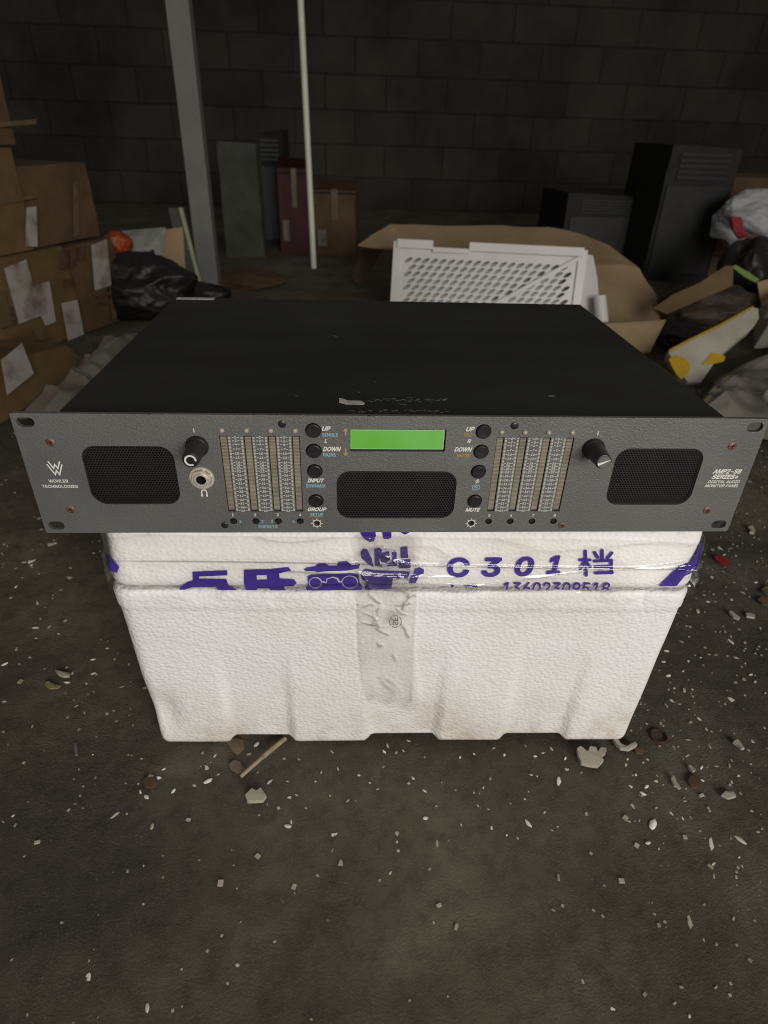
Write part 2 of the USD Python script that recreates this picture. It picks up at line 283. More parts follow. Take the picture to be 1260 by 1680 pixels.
tag(obj('back_wall', bx(-7, 7, 4.4, 4.55, -0.03, 3.2), M['wall']), 'dim grimy wall closing off the far end', 'wall', kind='structure')

# ------------------------------------------------------------------ the foam box
FB = thing('foam_box', 'white polystyrene foam box taped shut, standing on dirt under the rack unit', 'foam box', (0.010, 0.17, 0))
BYAW = math.radians(-1.05)
def box_to_world(u, w, z):
    """u across from the box's middle, w back from the front's middle at the lid top, z up (all m) -> world."""
    c, s = math.cos(BYAW), math.sin(BYAW)
    return np.stack([0.010 + u * c - w * s, 0.008 + u * s + w * c, z], -1)
DEPTH = 0.330
def contour(hw, w0, w1, r, step=0.003):
    """Rounded rectangle points (u, w, nu, nw), starting middle of back, dense."""
    pts = []
    cs = [(hw - r, w0 + r, -90, 0), (hw - r, w1 - r, 0, 90), (-hw + r, w1 - r, 90, 180), (-hw + r, w0 + r, 180, 270)]
    out = []
    for k, (cu, cw, a0, a1) in enumerate(cs):
        for a in np.radians(np.linspace(a0, a1, 9)): out.append((cu + r * math.cos(a), cw + r * math.sin(a), math.cos(a), math.sin(a)))
    out = np.array(out); out = np.vstack([out, out[:1]])
    res = []
    for i in range(len(out) - 1):
        n = max(1, int(round(np.linalg.norm(out[i + 1, :2] - out[i, :2]) / step)))
        for t in np.arange(n) / n: res.append(out[i] * (1 - t) + out[i + 1] * t)
    return np.array(res)
HB = 0.2195
BASE = contour(HB, -0.002, DEPTH, 0.012)
def ring(hw_grow):
    """the base contour grown outward by hw_grow (array or number), as (u, w)."""
    g = np.asarray(hw_grow)
    return BASE[:, 0] + BASE[:, 2] * g, BASE[:, 1] + BASE[:, 3] * g
def shell(levels, cap_top=True, cap_bottom=True):
    """levels: list of (u, w, z) arrays around BASE -> closed mesh."""
    n = len(BASE); V = np.vstack([box_to_world(*l) for l in levels]); F = []
    k = np.arange(n); j = (k + 1) % n
    for i in range(len(levels) - 1):
        F.append(np.stack([i * n + k, i * n + j, (i + 1) * n + j, (i + 1) * n + k], -1))
    F = np.vstack(F); F = np.vstack([F[:, [0, 1, 2]], F[:, [0, 2, 3]]])
    for lev, flip in ((0, True), (len(levels) - 1, False)):
        if (flip and not cap_bottom) or (not flip and not cap_top): continue
        V = np.vstack([V, V[lev * n:(lev + 1) * n].mean(0)]); c = len(V) - 1
        t = np.stack([lev * n + k, lev * n + j, np.full(n, c)], -1); F = np.vstack([F, t[:, ::-1] if flip else t])
    return V, F
def wob(u, w, z, s, amp, seed):
    return (meshkit.fbm(np.stack([u * s, w * s, z * s + 0 * u], -1), 3, seed) - 0.5) * 2 * amp
LIDZ0 = ZP - 0.0525; LIDZ1 = ZP - 0.0004
levels = []
for t in np.linspace(0, 1, 22):
    z = LIDZ0 + (LIDZ1 - LIDZ0) * t
    g = 0.004 * (1 - t)
    if t < 0.12: g -= 0.003 * (1 - t / 0.12) ** 2
    if t > 0.9: g -= 0.004 * ((t - 0.9) / 0.1) ** 2
    u, w = ring(g); zz = np.full(len(u), z)
    d = wob(u, w, z, 22, 0.00045, 5)
    u, w = ring(g + d); levels.append((u, w, zz - (0.0012 * np.abs(wob(u, w, 0, 45, 1, 8)) if t < 0.05 else 0)))
u, w = ring(-0.02); levels.append((u, w, np.full(len(u), LIDZ1)))
obj('lid', shell(levels), M['foam'], FB, smooth=35)
# body with feet and recesses at the front
recs = [(-0.151, -0.096), (-0.026, 0.036), (0.098, 0.155)]
def rec(u):
    r = np.zeros_like(u)
    for a, b in recs:
        r = np.maximum(r, np.clip((u - a) / 0.008 + 0.5, 0, 1) * np.clip((b - u) / 0.008 + 0.5, 0, 1))
    return r * r * (3 - 2 * r)
BZ1 = ZP - 0.0555
levels = []
u0, w0 = ring(0); front = np.clip(-BASE[:, 3], 0, 1)
RU = rec(u0) * (front > 0.9)
for t in np.concatenate([[0], np.array([0.004, 0.012, 0.022, 0.035, 0.05]) , np.linspace(0.065, 0.955, 58), [0.97, 0.985, 0.995, 1.0]]):
    z = BZ1 * t
    g = 0.004 - 0.008 * (1 - t)
    if t < 0.05: g = g - 0.007 * (1 - math.sqrt(max(0, 1 - (1 - t / 0.05) ** 2)))
    if t > 0.97: g -= 0.0035 * ((t - 0.97) / 0.03) ** 2
    if t > 0.9: g += 0.0012
    fade = np.clip((0.125 - z) / 0.11, 0, 1); fade = fade ** 0.8
    d = -RU * 0.0052 * fade + wob(u0, w0, z, 7, 0.0012, 2) + wob(u0, w0, z, 30, 0.00018, 4)
    # chewed corner, upper rim pecked away
    if t > 0.93: d = d - 0.0022 * np.clip(wob(u0, w0, z, 60, 1, 11) * 2 - 0.3, 0, 1)
    d = d - 0.006 * np.exp(-((u0 + 0.205) / 0.012) ** 2 - ((z - 0.045) / 0.022) ** 2) * (w0 < 0.05)
    u, w = ring(g + d)
    zz = z + RU * np.clip(1 - t / 0.05, 0, 1) * 0.0058
    if t > 0.985: zz = zz + wob(u0, w0, 0, 70, 0.0013, 12) - 0.0006
    levels.append((u, w, zz + np.zeros_like(u)))
body = obj('body', shell(levels), M['foam'], FB, smooth=40)

def lid_front(u, z, off):
    """point on the lid's front/side, u measured along the contour from the middle of the front, off outward."""
    g = 0.004 * np.clip((ZP - z) / 0.05, -0.3, 1.4) + off
    hw = HB + g; r = 0.012; s = np.abs(u); sg = np.sign(u); flat = hw - r
    uu = np.where(s < flat, s, 0.0); ww = -0.002 - g + 0 * u
    a = np.clip((s - flat) / r, 0, np.pi / 2)
    arc = s >= flat
    uu = np.where(arc, flat + r * np.sin(a), uu); ww = np.where(arc, -0.002 - g + r * (1 - np.cos(a)), ww)
    side = s > flat + r * np.pi / 2
    ww = np.where(side, -0.002 - g + r + (s - flat - r * np.pi / 2), ww)
    return box_to_world(uu * sg, ww, z)
def px_uz(px, py):
    """pixel on the lid's front face -> (u, z)."""
    p = at_plane(px, py, (0.010, 0.003, ZP - 0.03), np.array([-math.sin(BYAW), math.cos(BYAW), 0.07]))
    return p[0] - 0.010, p[2]

# film band around the lid
def film_grid(us, zs, off):
    U, Zg = np.meshgrid(us, zs); V = lid_front(U, Zg, off(U, Zg)); n = len(us); i = np.arange(V.shape[0] * n).reshape(-1, n)
    return V.reshape(-1, 3), np.stack([i[:-1, :-1], i[:-1, 1:], i[1:, 1:], i[1:, :-1]], -1).reshape(-1, 4)
def ridged(U, Z, su, sz, seed):
    a = meshkit.noise(np.stack([U * su, Z * sz, 0 * U + 0.3], -1), seed)
    return 1 - np.abs(2 * a - 1)
def film_off(U, Z):
    t = (ZP - Z)
    base = 0.0016 + 0.0011 * ridged(U, Z + 0.02 * U, 5, 70, 3) ** 8 * meshkit.noise(np.stack([U * 14, Z * 20, 0 * U], -1), 5) * 1.6 + 0.0009 * ridged(U + 0.6 * Z, Z - 0.12 * U, 16, 60, 6) ** 8
    crease = 0.0016 * np.exp(-((Z - (ZP - 0.030 - 0.0022 * np.sin(U * 9))) / 0.0009) ** 2)
    torn = 0.0018 * np.exp(-((np.abs(U) - 0.214) / 0.010) ** 2) * ridged(U, Z, 160, 160, 9) * (t > 0.03)
    return base + crease + torn
us = np.concatenate([np.linspace(-0.40, -0.235, 40), np.linspace(-0.233, 0.233, 470), np.linspace(0.235, 0.40, 40)])
U1 = ZP - 0.0085; L1 = ZP - 0.0545
tt = np.linspace(0, 1, 56)
U, T = np.meshgrid(us, tt)
top = U1 - 0.0035 * (meshkit.fbm(np.stack([U * 7, 0 * U, 0 * U], -1), 2, 4) - 0.5) * 2 - 0.002 * U / 0.2
bot = L1 + 0.0016 * (meshkit.fbm(np.stack([U * 30, 0 * U, 0 * U + 2], -1), 3, 4) - 0.5)
Zg = bot + (top - bot) * T
V = lid_front(U, Zg, film_off(U, Zg)); i = np.arange(U.size).reshape(U.shape)
film = obj('packing_film', (V.reshape(-1, 3), np.stack([i[:-1, :-1], i[:-1, 1:], i[1:, 1:], i[1:, :-1]], -1).reshape(-1, 4)), M['film'], FB, smooth=True, label='clear wrinkled packing film band with violet lettering around the lid')

def lid_print(poly_uz, off=0.0010, th=0.00012):
    """flat print: polygon in (u, z) laid on the lid."""
    out = []
    for g in getattr(poly_uz, 'geoms', [poly_uz]):
        if g.geom_type != 'Polygon' or g.area < 1e-8: continue
        m = trimesh.creation.extrude_polygon(g.segmentize(0.004), th, engine='earcut')
        if max(abs(g.bounds[0]), abs(g.bounds[2])) > 0.2: m = m.subdivide().subdivide()
        v = np.array(m.vertices); w = lid_front(v[:, 0], v[:, 1], off + v[:, 2])
        out.append(trimesh.Trimesh(w, np.array(m.faces), process=False))
    return out
def px_poly(pts):
    return Polygon([px_uz(*p) for p in pts]).buffer(0)
def zb(u, v): return (480 + u * 280 / 1260, 860 + v * 200 / 900)       # three reading frames of the lettering
def za(u, v): return (150 + u * 350 / 1260, 860 + v * 200 / 720)
def zc(u, v): return (700 + u * 460 / 1260, 860 + v * 200 / 548)
def strokes(frame, lines, wd):
    """thick strokes with round ends."""
    sh = []
    for ln in lines:
        sh.append(LineString([px_uz(*frame(*p)) for p in ln]).buffer(wd * MM / 2, quad_segs=4))
    return unary_union(sh)
P = lambda fr, pts: px_poly([fr(*p) for p in pts])
clip_low = Polygon([(-0.5, ZP - 0.0535), (0.5, ZP - 0.0535), (0.5, ZP), (-0.5, ZP)])
# first squashed character
c1 = unary_union([P(za, [(600, 272), (805, 264), (806, 290), (640, 296), (640, 308), (800, 310), (815, 342), (862, 362), (866, 380), (760, 382), (745, 350), (600, 352), (570, 362), (540, 374), (524, 370), (532, 352), (575, 325), (604, 318)])])
c2 = P(za, [(903, 262), (1060, 258), (1165, 248), (1182, 264), (1110, 280), (1115, 308), (1200, 312), (1215, 330), (1195, 347), (1140, 348), (1150, 370), (1070, 372), (1050, 358), (985, 358), (975, 376), (922, 380), (905, 330)]).difference(P(za, [(978, 290), (1040, 288), (1042, 313), (982, 316)]))
def ell(cx_, cy_, rx, ry, k=1.0): return [(cx_ + rx * k * math.cos(t), cy_ + ry * k * math.sin(t)) for t in np.arange(24) * math.pi / 12]
def ell_ring(cx_, cy_, rx, ry, w_): return P(zb, ell(cx_, cy_, rx, ry)).difference(P(zb, ell(cx_, cy_, rx - w_, ry - w_)))
c3a = P(zb, [(85, 325), (110, 312), (170, 305), (190, 288), (240, 284), (270, 300), (330, 300), (340, 275), (400, 270), (430, 288), (500, 290), (490, 318), (400, 332), (270, 335), (180, 342), (170, 335), (100, 335)])
c3b = P(zb, [(112, 372), (140, 360), (300, 356), (440, 350), (487, 356), (500, 420), (516, 430), (510, 458), (110, 461), (101, 446), (118, 425)])
c3b = c3b.difference(unary_union([ell_ring(172, 412, 50, 38, 9), ell_ring(425, 408, 62, 44, 9), P(zb, [(225, 398), (248, 408), (252, 385), (300, 371), (340, 381), (352, 404), (366, 396), (366, 408), (345, 416), (330, 390), (300, 381), (262, 392), (256, 420), (222, 410)])]))
c3 = unary_union([c3a, c3b])
c4 = unary_union([P(zb, [(503, 210), (520, 188), (550, 190), (585, 250), (600, 310), (560, 290), (510, 250)]), P(zb, [(605, 190), (640, 180), (664, 195), (655, 225), (640, 260), (648, 290), (670, 310), (610, 300)]),
                  P(zb, [(645, 245), (665, 215), (715, 205), (722, 260), (690, 282), (655, 275)]), P(zb, [(735, 210), (755, 197), (770, 215), (772, 300), (700, 305), (690, 290), (740, 275)]),
                  P(zb, [(800, 178), (850, 172), (855, 248), (800, 250)]), P(zb, [(785, 262), (872, 258), (872, 315), (785, 318)]),
                  P(zb, [(540, 320), (600, 330), (870, 340), (850, 380), (740, 385), (730, 450), (560, 458), (530, 455), (545, 410), (510, 385), (505, 350)]),
                  P(zb, [(905, 322), (940, 312), (970, 325), (968, 352), (940, 358), (905, 415), (860, 415), (870, 380), (895, 350)])])
for c in (c1, c2, c3, c4):
    obj('lettering', lid_print(c.intersection(clip_low), 0.0011), M['purple'], film)
# a second layer of film, partly hidden by the unit: the feet of three letters
c5 = unary_union([P(zb, [(503, 40), (600, 40), (612, 70), (618, 100), (600, 138), (570, 142), (530, 122), (505, 90)]), P(zb, [(663, 40), (733, 40), (732, 115), (705, 124), (672, 120)]), P(zb, [(797, 40), (868, 40), (865, 78), (832, 94), (805, 80)])])
obj('lettering', lid_print(c5, 0.0011), M['purple'], film)
# C301 and the cut-off number below it
def lid_text(text, px, py, h, width, weight=4, italic=0.0, clip=None):
    from shapely import union_all
    m = outline_text(text, h, 0.00012, weight); v = np.array(m.vertices)
    v[:, 0] -= (v[:, 0].min() + v[:, 0].max()) / 2; v[:, 0] *= width / (v[:, 0].max() - v[:, 0].min()); v[:, 1] -= h / 2; v[:, 0] += italic * v[:, 1]
    u, z = px_uz(px, py)
    f = np.array(m.faces); vv = np.stack([v[:, 0] + u, v[:, 1] + z], 1)
    if clip is not None:
        tri = [Polygon(vv[t]) for t in f if abs(np.cross(vv[t[1]] - vv[t[0]], vv[t[2]] - vv[t[0]])) > 1e-10]
        poly = union_all([t.buffer(1e-6) for t in tri]).intersection(clip).simplify(2e-5)
        return lid_print(poly, 0.0011)
    w = lid_front(vv[:, 0], vv[:, 1], 0.0011 + v[:, 2]); return trimesh.Trimesh(w, f, process=False)
for ch, px, py, wd in (('C', 752, 929.5, 0.0165), ('3', 807, 929, 0.0140), ('0', 860.5, 928, 0.0140), ('1', 911, 926, 0.0105)):
    obj('lettering', lid_text(ch, px, py, 0.0168, wd, 4, 0.08 if ch != 'C' else 0), M['purple'], film)
dang = [[(690, 160), (735, 160)], [(716, 125), (714, 222)], [(712, 165), (690, 195)], [(720, 172), (735, 188)], [(792, 122), (790, 160)], [(758, 130), (770, 150)], [(835, 132), (815, 152)],
        [(755, 165), (832, 162)], [(757, 188), (828, 186)], [(757, 213), (832, 211)], [(830, 162), (828, 212)]]
obj('lettering', lid_print(strokes(zc, dang, 2.5), 0.0011), M['purple'], film)
u_, zcut = px_uz(880, 962)
clipn = Polygon([(-0.5, zcut), (0.5, zcut + 0.0005), (0.5, ZP), (-0.5, ZP)])
obj('lettering', lid_text('13602309518', 911, 959.5, 0.0102, 0.082, 2, 0.05, clipn), M['purple'], film)
dh = [[(112, 262), (118, 262)], [(110, 266), (114, 266)], [(170, 264), (186, 263)], [(192, 262), (222, 261)], [(205, 266), (222, 266)]]
obj('lettering', lid_print(strokes(zc, dh, 1.1), 0.0011), M['purple'], film)
# strokes running round the two corners
def uz(pts): return Polygon([(u, ZP - z) for u, z in pts]).buffer(0)
rc = uz([(0.192, 0.0485), (0.203, 0.031), (0.211, 0.0275), (0.2165, 0.014), (0.226, 0.010), (0.2245, 0.021), (0.226, 0.026), (0.221, 0.033), (0.210, 0.039), (0.206, 0.048)])
obj('lettering', lid_print(rc, 0.0012), M['purple'], film)
lc = uz([(-0.2185, 0.025), (-0.2135, 0.029), (-0.2105, 0.034), (-0.213, 0.039), (-0.219, 0.038), (-0.226, 0.034), (-0.226, 0.027)])
obj('lettering', lid_print(lc, 0.0012), M['purple'], film)

# loose tape tongue down the middle of the front
TS0 = px_uz(587, 880); TW0 = px_uz(686, 880)
na, nb = 130, 330
S, T = np.meshgrid(np.linspace(0, 1, na), np.linspace(0, 1, nb))
lpx = np.interp(T, [0, 0.45, 0.7, 0.88, 1], [588, 586, 588, 593, 602]); rpx = np.interp(T, [0, 0.35, 0.7, 1], [692, 684, 680, 686])
ytop, ybl, ybr = 875.0, 1141.0, 1154.0
PX = lpx + (rpx - lpx) * S; PY = ytop + (ybl + (ybr - ybl) * np.clip(S * 1.25, 0, 1) + 2.5 * np.sin(S * 17) - 4 * (S > 0.93) - ytop) * T
nfront = np.array([-math.sin(BYAW), math.cos(BYAW), 0.0])
D = np.stack([ray(a, b) for a, b in zip(PX.ravel(), PY.ravel())])
nlean = nfront + np.array([0, 0, 0.05])
P0 = np.array([0.010, 0.003, ZP - 0.05])
k = ((P0 - CAM) @ nlean) / (D @ nlean); V = CAM + D * k[:, None]
vv = V.reshape(nb, na, 3)
r1 = ridged(S * 1.0 + T * 0.9, T - 0.5 * S, 2.2, 5, 21); r2 = ridged(S - T * 1.4, T + S * 0.35, 3.0, 6, 22); msk = np.clip(meshkit.noise(np.stack([S * 3, T * 7, 0 * S], -1), 44) * 2.4 - 0.7, 0, 1)
amp = np.interp(T, [0, 0.15, 0.3, 0.62, 0.8, 1], [0.6, 1.2, 1.6, 0.9, 0.45, 0.3])
rc_ = np.random.default_rng(5); XS, YS = S * 0.044, T * 0.130           # metres across and down the strip
offs = 0.0030 + 0.0007 * amp * (meshkit.fbm(np.stack([S * 2.2, T * 5, 0 * S], -1), 2, 31) - 0.3) + 0.003 * np.clip((T - 0.78) / 0.22, 0, 1) ** 2
crs = [(0.30, 0.10, 0.95, 0.20), (0.55, 0.14, 0.92, 0.17), (0.40, 0.27, 0.80, 0.24), (0.06, 0.22, 0.28, 0.36), (0.20, 0.36, 0.44, 0.40), (0.44, 0.40, 0.30, 0.55), (0.30, 0.46, 0.42, 0.58), (0.95, 0.30, 0.74, 0.47), (0.76, 0.50, 0.95, 0.60), (0.34, 0.66, 0.47, 0.64), (0.62, 0.70, 0.70, 0.75), (0.35, 0.84, 0.70, 0.96), (0.42, 0.82, 0.80, 0.95), (0.05, 0.12, 0.5, 0.05)]
crs += [(x_, t_, x_ + rc_.normal(0, 0.28), t_ + rc_.normal(0, 0.035)) for x_, t_ in zip(rc_.uniform(0, 1, 20), rc_.uniform(0.02, 0.6, 20))]
crs += [(0.08, 0.34, 0.42, 0.31), (0.12, 0.47, 0.40, 0.50), (0.55, 0.22, 0.98, 0.27), (0.5, 0.31, 0.9, 0.33), (0.62, 0.41, 0.98, 0.38), (0.1, 0.27, 0.3, 0.26), (0.3, 0.56, 0.6, 0.58)]
for i0_, (a_, b_, c_, d_) in enumerate(crs):
    p0 = np.array([a_ * 0.044, b_ * 0.13]); p1 = np.array([c_ * 0.044, d_ * 0.13]); dv = p1 - p0; L_ = np.linalg.norm(dv) + 1e-9; dv = dv / L_
    al = (XS - p0[0]) * dv[0] + (YS - p0[1]) * dv[1]; ac = np.abs((XS - p0[0]) * dv[1] - (YS - p0[1]) * dv[0] + 0.0005 * np.sin(al * 500 + i0_))
    w_ = 0.0024 if i0_ < 14 else 0.0016
    offs = offs + (0.0013 if i0_ < 14 else 0.0008) * np.clip(1 - ac / (w_ * 1.35), 0, 1) ** 2 * np.clip(np.minimum(al, L_ - al) / (0.25 * L_), 0, 1)
zlow = vv[..., 2]; offs = offs + 0.0035 * np.clip((0.19 - zlow) / 0.01, 0, 1) * 0.2
vv = vv - nfront * offs[..., None]
i = np.arange(na * nb).reshape(nb, na)
strip = obj('tape_strip', (vv.reshape(-1, 3), np.stack([i[:-1, :-1], i[1:, :-1], i[1:, 1:], i[:-1, 1:]], -1).reshape(-1, 4)), M['tape_strip'], FB, smooth=True, label='loose wrinkled clear tape end hanging down the front')
# round mark printed on the tape
def strip_print(poly_px, off=0.0105):
    m = ext(poly_px, 0.1); v = np.array(m.vertices)
    Dd = np.stack([ray(a, b) for a, b in v[:, :2]]); kk = ((P0 - nfront * off - CAM) @ nlean) / (Dd @ nlean)
    return trimesh.Trimesh(CAM + Dd * kk[:, None] - nfront * v[:, 2:3] * MM, np.array(m.faces), process=False)
cx, cy = 560 + 678 * 160 / 1222, 950 + 527 * 220 / 1680
rg = Point(cx, cy).buffer(10.2).difference(Point(cx, cy).buffer(8.9))
gap = unary_union([LineString([(cx, cy), (cx + 14 * math.cos(a), cy + 14 * math.sin(a))]).buffer(1.0) for a in (0.9, 2.3, 4.1, 5.3)])
mv, mf = glyphs('SF', 9.0, True); 
polys = []
for t in mf:
    if np.allclose(mv[t, 2], mv[t, 2][0]) and mv[t, 2][0] > 0.01:
        p2 = np.stack([cx + mv[t, 1], cy - mv[t, 0] * 1.0], 1)
        polys.append(Polygon(p2).buffer(0.01))
obj('round_mark', strip_print(unary_union([rg.difference(gap)] + polys), 0.0095), M['grey_print'], strip)

# ------------------------------------------------------------------ the rack unit
RU_ = thing('rack_unit', 'dark grey two-unit rack audio monitor with green display, standing on the foam box', 'rack unit', (0, 0.155, ZP))
HW = 241.3; H = 88.1
panel = rrect(-HW, HW, 0, H, 1.2, 4)
holes = []
for sx in (-1, 1):
    for cz in (5.95, 82.15):
        holes.append(LineString([(sx * 233.0 - 2.1, cz), (sx * 233.0 + 2.1, cz)]).buffer(3.3, quad_segs=8))
GR = [(-204.5, -146.3, 23.0, 66.2), (-42.0, 39.0, 11.4, 48.7), (144.6, 205.2, 22.4, 66.3)]
for a, b, c, d in GR: holes.append(rrect(a, b, c, d, 9.5))
LCD = (-33.0, 29.0, 63.2, 78.8); holes.append(rrect(*LCD, 0.6, 3))
BT = [(-56.3, 77.9), (-56.3, 63.5), (-56.2, 48.7), (-56.1, 25.9), (53.1, 77.9), (53.1, 63.5), (53.0, 48.6), (52.9, 25.7)]
for x, z in BT: holes.append(Point(x, z).buffer(5.1, quad_segs=10))
BARX = [-113.5, -98.1, -82.8, -67.6, 64.9, 80.2, 95.7, 111.3]
for x in BARX: holes.append(sbox(x - 2.5, 17.1, x + 2.5, 73.8))
PR = [(-113.1, 9.4), (-97.9, 9.4), (-82.5, 9.4), (-67.4, 9.4), (64.5, 8.9), (80.0, 8.9), (95.6, 8.9), (111.1, 8.9)]
for x, z in PR: holes.append(Point(x, z).buffer(2.35, quad_segs=8))
for x, z in ((-56.0, 7.6), (52.4, 7.4)): holes.append(Point(x, z).buffer(1.8, quad_segs=8))
holes.append(Point(-130.3, 43.5).buffer(5.0))
panel_poly = panel.difference(unary_union(holes))
fp = obj('front_panel', face_panel(panel_poly, 0.0, 3.0), M['panel'], RU_)
# narrow rolled rim round each speaker opening
for a, b, c, d in GR:
    ringp = rrect(a, b, c, d, 9.5).difference(rrect(a + 1.0, b - 1.0, c + 1.0, d - 1.0, 8.6))
    g = None
    nx = 1.95; r_h = 0.72
    # perforated steel sheet: one six-sided cell per hole
    xs = np.arange(a - 1, b + 1, nx); zs = np.arange(c - 1, d + 1, nx * 0.866)
    ang = np.radians(np.arange(6) * 60 + 30); hx = np.stack([np.cos(ang), np.sin(ang)], 1)
    ctr = np.array([(x + (nx / 2 if r % 2 else 0), z) for r, z in enumerate(zs) for x in xs])
    keep = [rrect(a, b, c, d, 9.5).buffer(1.2).contains(Point(*p)) for p in ctr]; ctr = ctr[keep]
    R = nx / 2 / math.cos(math.pi / 6)
    lay = [(R, 1.6), (r_h, 1.6), (r_h, 2.3)]
    V = np.concatenate([np.stack([ctr[:, None, 0] + hx[None, :, 0] * rr, np.full((len(ctr), 6), yy), ctr[:, None, 1] + hx[None, :, 1] * rr], -1) for rr, yy in lay], 1).reshape(-1, 3)
    F = []
    for L in (0, 1):
        for q_ in range(6):
            p_ = (q_ + 1) % 6; F.append([L * 6 + q_, L * 6 + p_, L * 6 + 6 + p_]); F.append([L * 6 + q_, L * 6 + 6 + p_, L * 6 + 6 + q_])
    F = (np.arange(len(ctr))[:, None, None] * 18 + np.array(F)[None]).reshape(-1, 3)
    gm = obj('speaker_grille', (V * MM + [0, 0, ZP], F), M['grille'], RU_, label='black perforated speaker grille')
    obj('rim', face_panel(ringp, 0.9, 1.4), M['black'], gm)
    cxm, czm, rad = (a + b) / 2, (c + d) / 2, (d - c) / 2 - 1.5
    obj('speaker_cone', lathe([(rad, -6), (rad, -7), (rad * 0.55, -13), (rad * 0.5, -11.5), (rad * 0.25, -9.5), (0.01, -9)], 40, (cxm, 0, czm)), M['matte_black'], gm, smooth=40)
# chassis
CW = 214.2
ch = obj('chassis', bx(-CW * MM, CW * MM, 0.0195, 0.3112, ZP + 0.0001, ZP + 0.0845), M['chassis'], RU_)
obj('top_cover', bx(-CW * MM - 0.0006, CW * MM + 0.0006, 0.0031, 0.3118, ZP + 0.0847, ZP + 0.0862), M['chassis'], RU_)
obj('front_lip', bx(-CW * MM + 0.001, CW * MM - 0.001, 0.0031, 0.0193, ZP + 0.0795, ZP + 0.0845), M['chassis'], RU_)
obj('bottom_lip', bx(-CW * MM + 0.001, CW * MM - 0.001, 0.0031, 0.0193, ZP + 0.0001, ZP + 0.006), M['chassis'], RU_)
for sx in (-1, 1):
    obj('side_lip', bx(*sorted((sx * (CW * MM - 0.0005), sx * (CW * MM - 0.0035))), 0.0031, 0.0193, ZP + 0.0062, ZP + 0.0793), M['chassis'], RU_)
obj('rear_sticker', bx(-0.212, -0.174, 0.304, 0.3117, ZP + 0.08625, ZP + 0.0866), M['paper_scrap'], RU_, label='pale strip stuck along the rear top edge')
def top_poly(pts, th=0.08):
    g = Polygon([(at_z(*p, ZP + 0.0862)[:2]) for p in pts]).buffer(0); m = trimesh.creation.extrude_polygon(g, th * MM, engine='earcut'); m.apply_translation([0, 0, ZP + 0.08622]); return m
def zt(u, v): return (420 + u / 3.0, 360 + v / 3.0)
obj('label_scrap', top_poly([zt(*p) for p in [(408, 878), (428, 882), (450, 890), (520, 893), (535, 903), (530, 910), (440, 908), (410, 900)]], 0.2), M['paper_scrap'], RU_, label='torn scrap of pale label near the front edge')
sc = []
for _ in range(95):
    band = rng.random()
    if band < 0.45: x = rng.uniform(0.565, 0.96) * 970; y = 886 + rng.normal(0, 4)
    else: x = rng.uniform(440, 935); y = 943 + rng.normal(0, 5)
    L = rng.uniform(4, 26); a = rng.normal(-0.05, 0.22); wd = rng.uniform(0.8, 2.2)
    dx, dy = math.cos(a) * L, math.sin(a) * L * 0.5
    sc.append(top_poly([zt(x, y), zt(x + dx, y + dy), zt(x + dx, y + dy + wd), zt(x, y + wd)], 0.05))
for x, y, L in ((375, 568, 28), (500, 845, 14), (580, 795, 10), (190, 862, 18), (700, 905, 40)): sc.append(top_poly([zt(x, y), zt(x + L, y + 6), zt(x + L, y + 8), zt(x, y + 2)], 0.05))
for x in (900, 905): sc.append(top_poly([(x, 648), (x + 5, 648), (x + 5, 650), (x, 650)], 0.05))
sc = trimesh.util.concatenate(sc)
tag(obj('scratches', sc, M['scuff'], RU_), kind='stuff')
# bare nicks along the panel's rim
nk = []
for _ in range(46):
    x = rng.uniform(-240, 238); nk.append(bx(x * MM, (x + rng.uniform(0.6, 3.2)) * MM, -0.00006, rng.uniform(0.0004, 0.0016), ZP + (H - rng.uniform(0.15, 0.5)) * MM, ZP + (H + 0.06) * MM))
for _ in range(10):
    x = rng.uniform(-235, 235); nk.append(bx(x * MM, (x + rng.uniform(0.5, 2.0)) * MM, -0.00006, 0.001, ZP - 0.00005, ZP + rng.uniform(0.2, 0.6) * MM))
tag(obj('chipped_paint', nk, M['scuff'], RU_), kind='stuff')

# display
lcd = obj('display', face_panel(rrect(LCD[0] + 0.35, LCD[1] - 0.9, LCD[2] + 1.5, LCD[3] - 0.35, 0.5, 3), 0.5, 2.0), M['lcd_rim'], RU_, label='unlit green display window')
obj('screen', face_panel(rrect(LCD[0] + 1.0, LCD[1] - 1.6, LCD[2] + 2.1, LCD[3] - 1.0, 0.4, 3), 0.35, 0.4), M['lcd'], lcd)
obj('display_backing', face_panel(rrect(LCD[0] - 2, LCD[1] + 2, LCD[2] - 2, LCD[3] + 2, 1), 3.05, 1.0), M['matte_black'], RU_)
# push buttons
bn = ['up', 'down', 'input', 'group', 'up', 'down', 'phase', 'mute']
for x, z in BT:
    pb = obj('push_button', lathe([(4.75, -4.0), (4.75, 0.9), (4.55, 1.5), (4.1, 1.8), (0.01, 1.65)], 28, (x, 0, z)), M['black'], RU_, smooth=30)
    obj('button_well', lathe([(5.1, -0.2), (5.1, -3.6), (0.01, -3.6)], 24, (x, 0, z)), M['matte_black'], pb)
# level meters
for x in BARX:
    mt = obj('level_meter', face_panel(sbox(x - 2.9, 16.7, x + 2.9, 74.2), 3.02, 3), M['matte_black'], RU_)
    n = 53; zz = np.linspace(18.2, 72.9, n + 1); seg = [bx((x - 2.0) * MM, (x + 2.0) * MM, 0.0009, 0.003, ZP + (zz[i_] + 0.16) * MM, ZP + (zz[i_ + 1] - 0.16) * MM) for i_ in range(n)]
    obj('bar_segments', seg, M['led_bar'], mt)
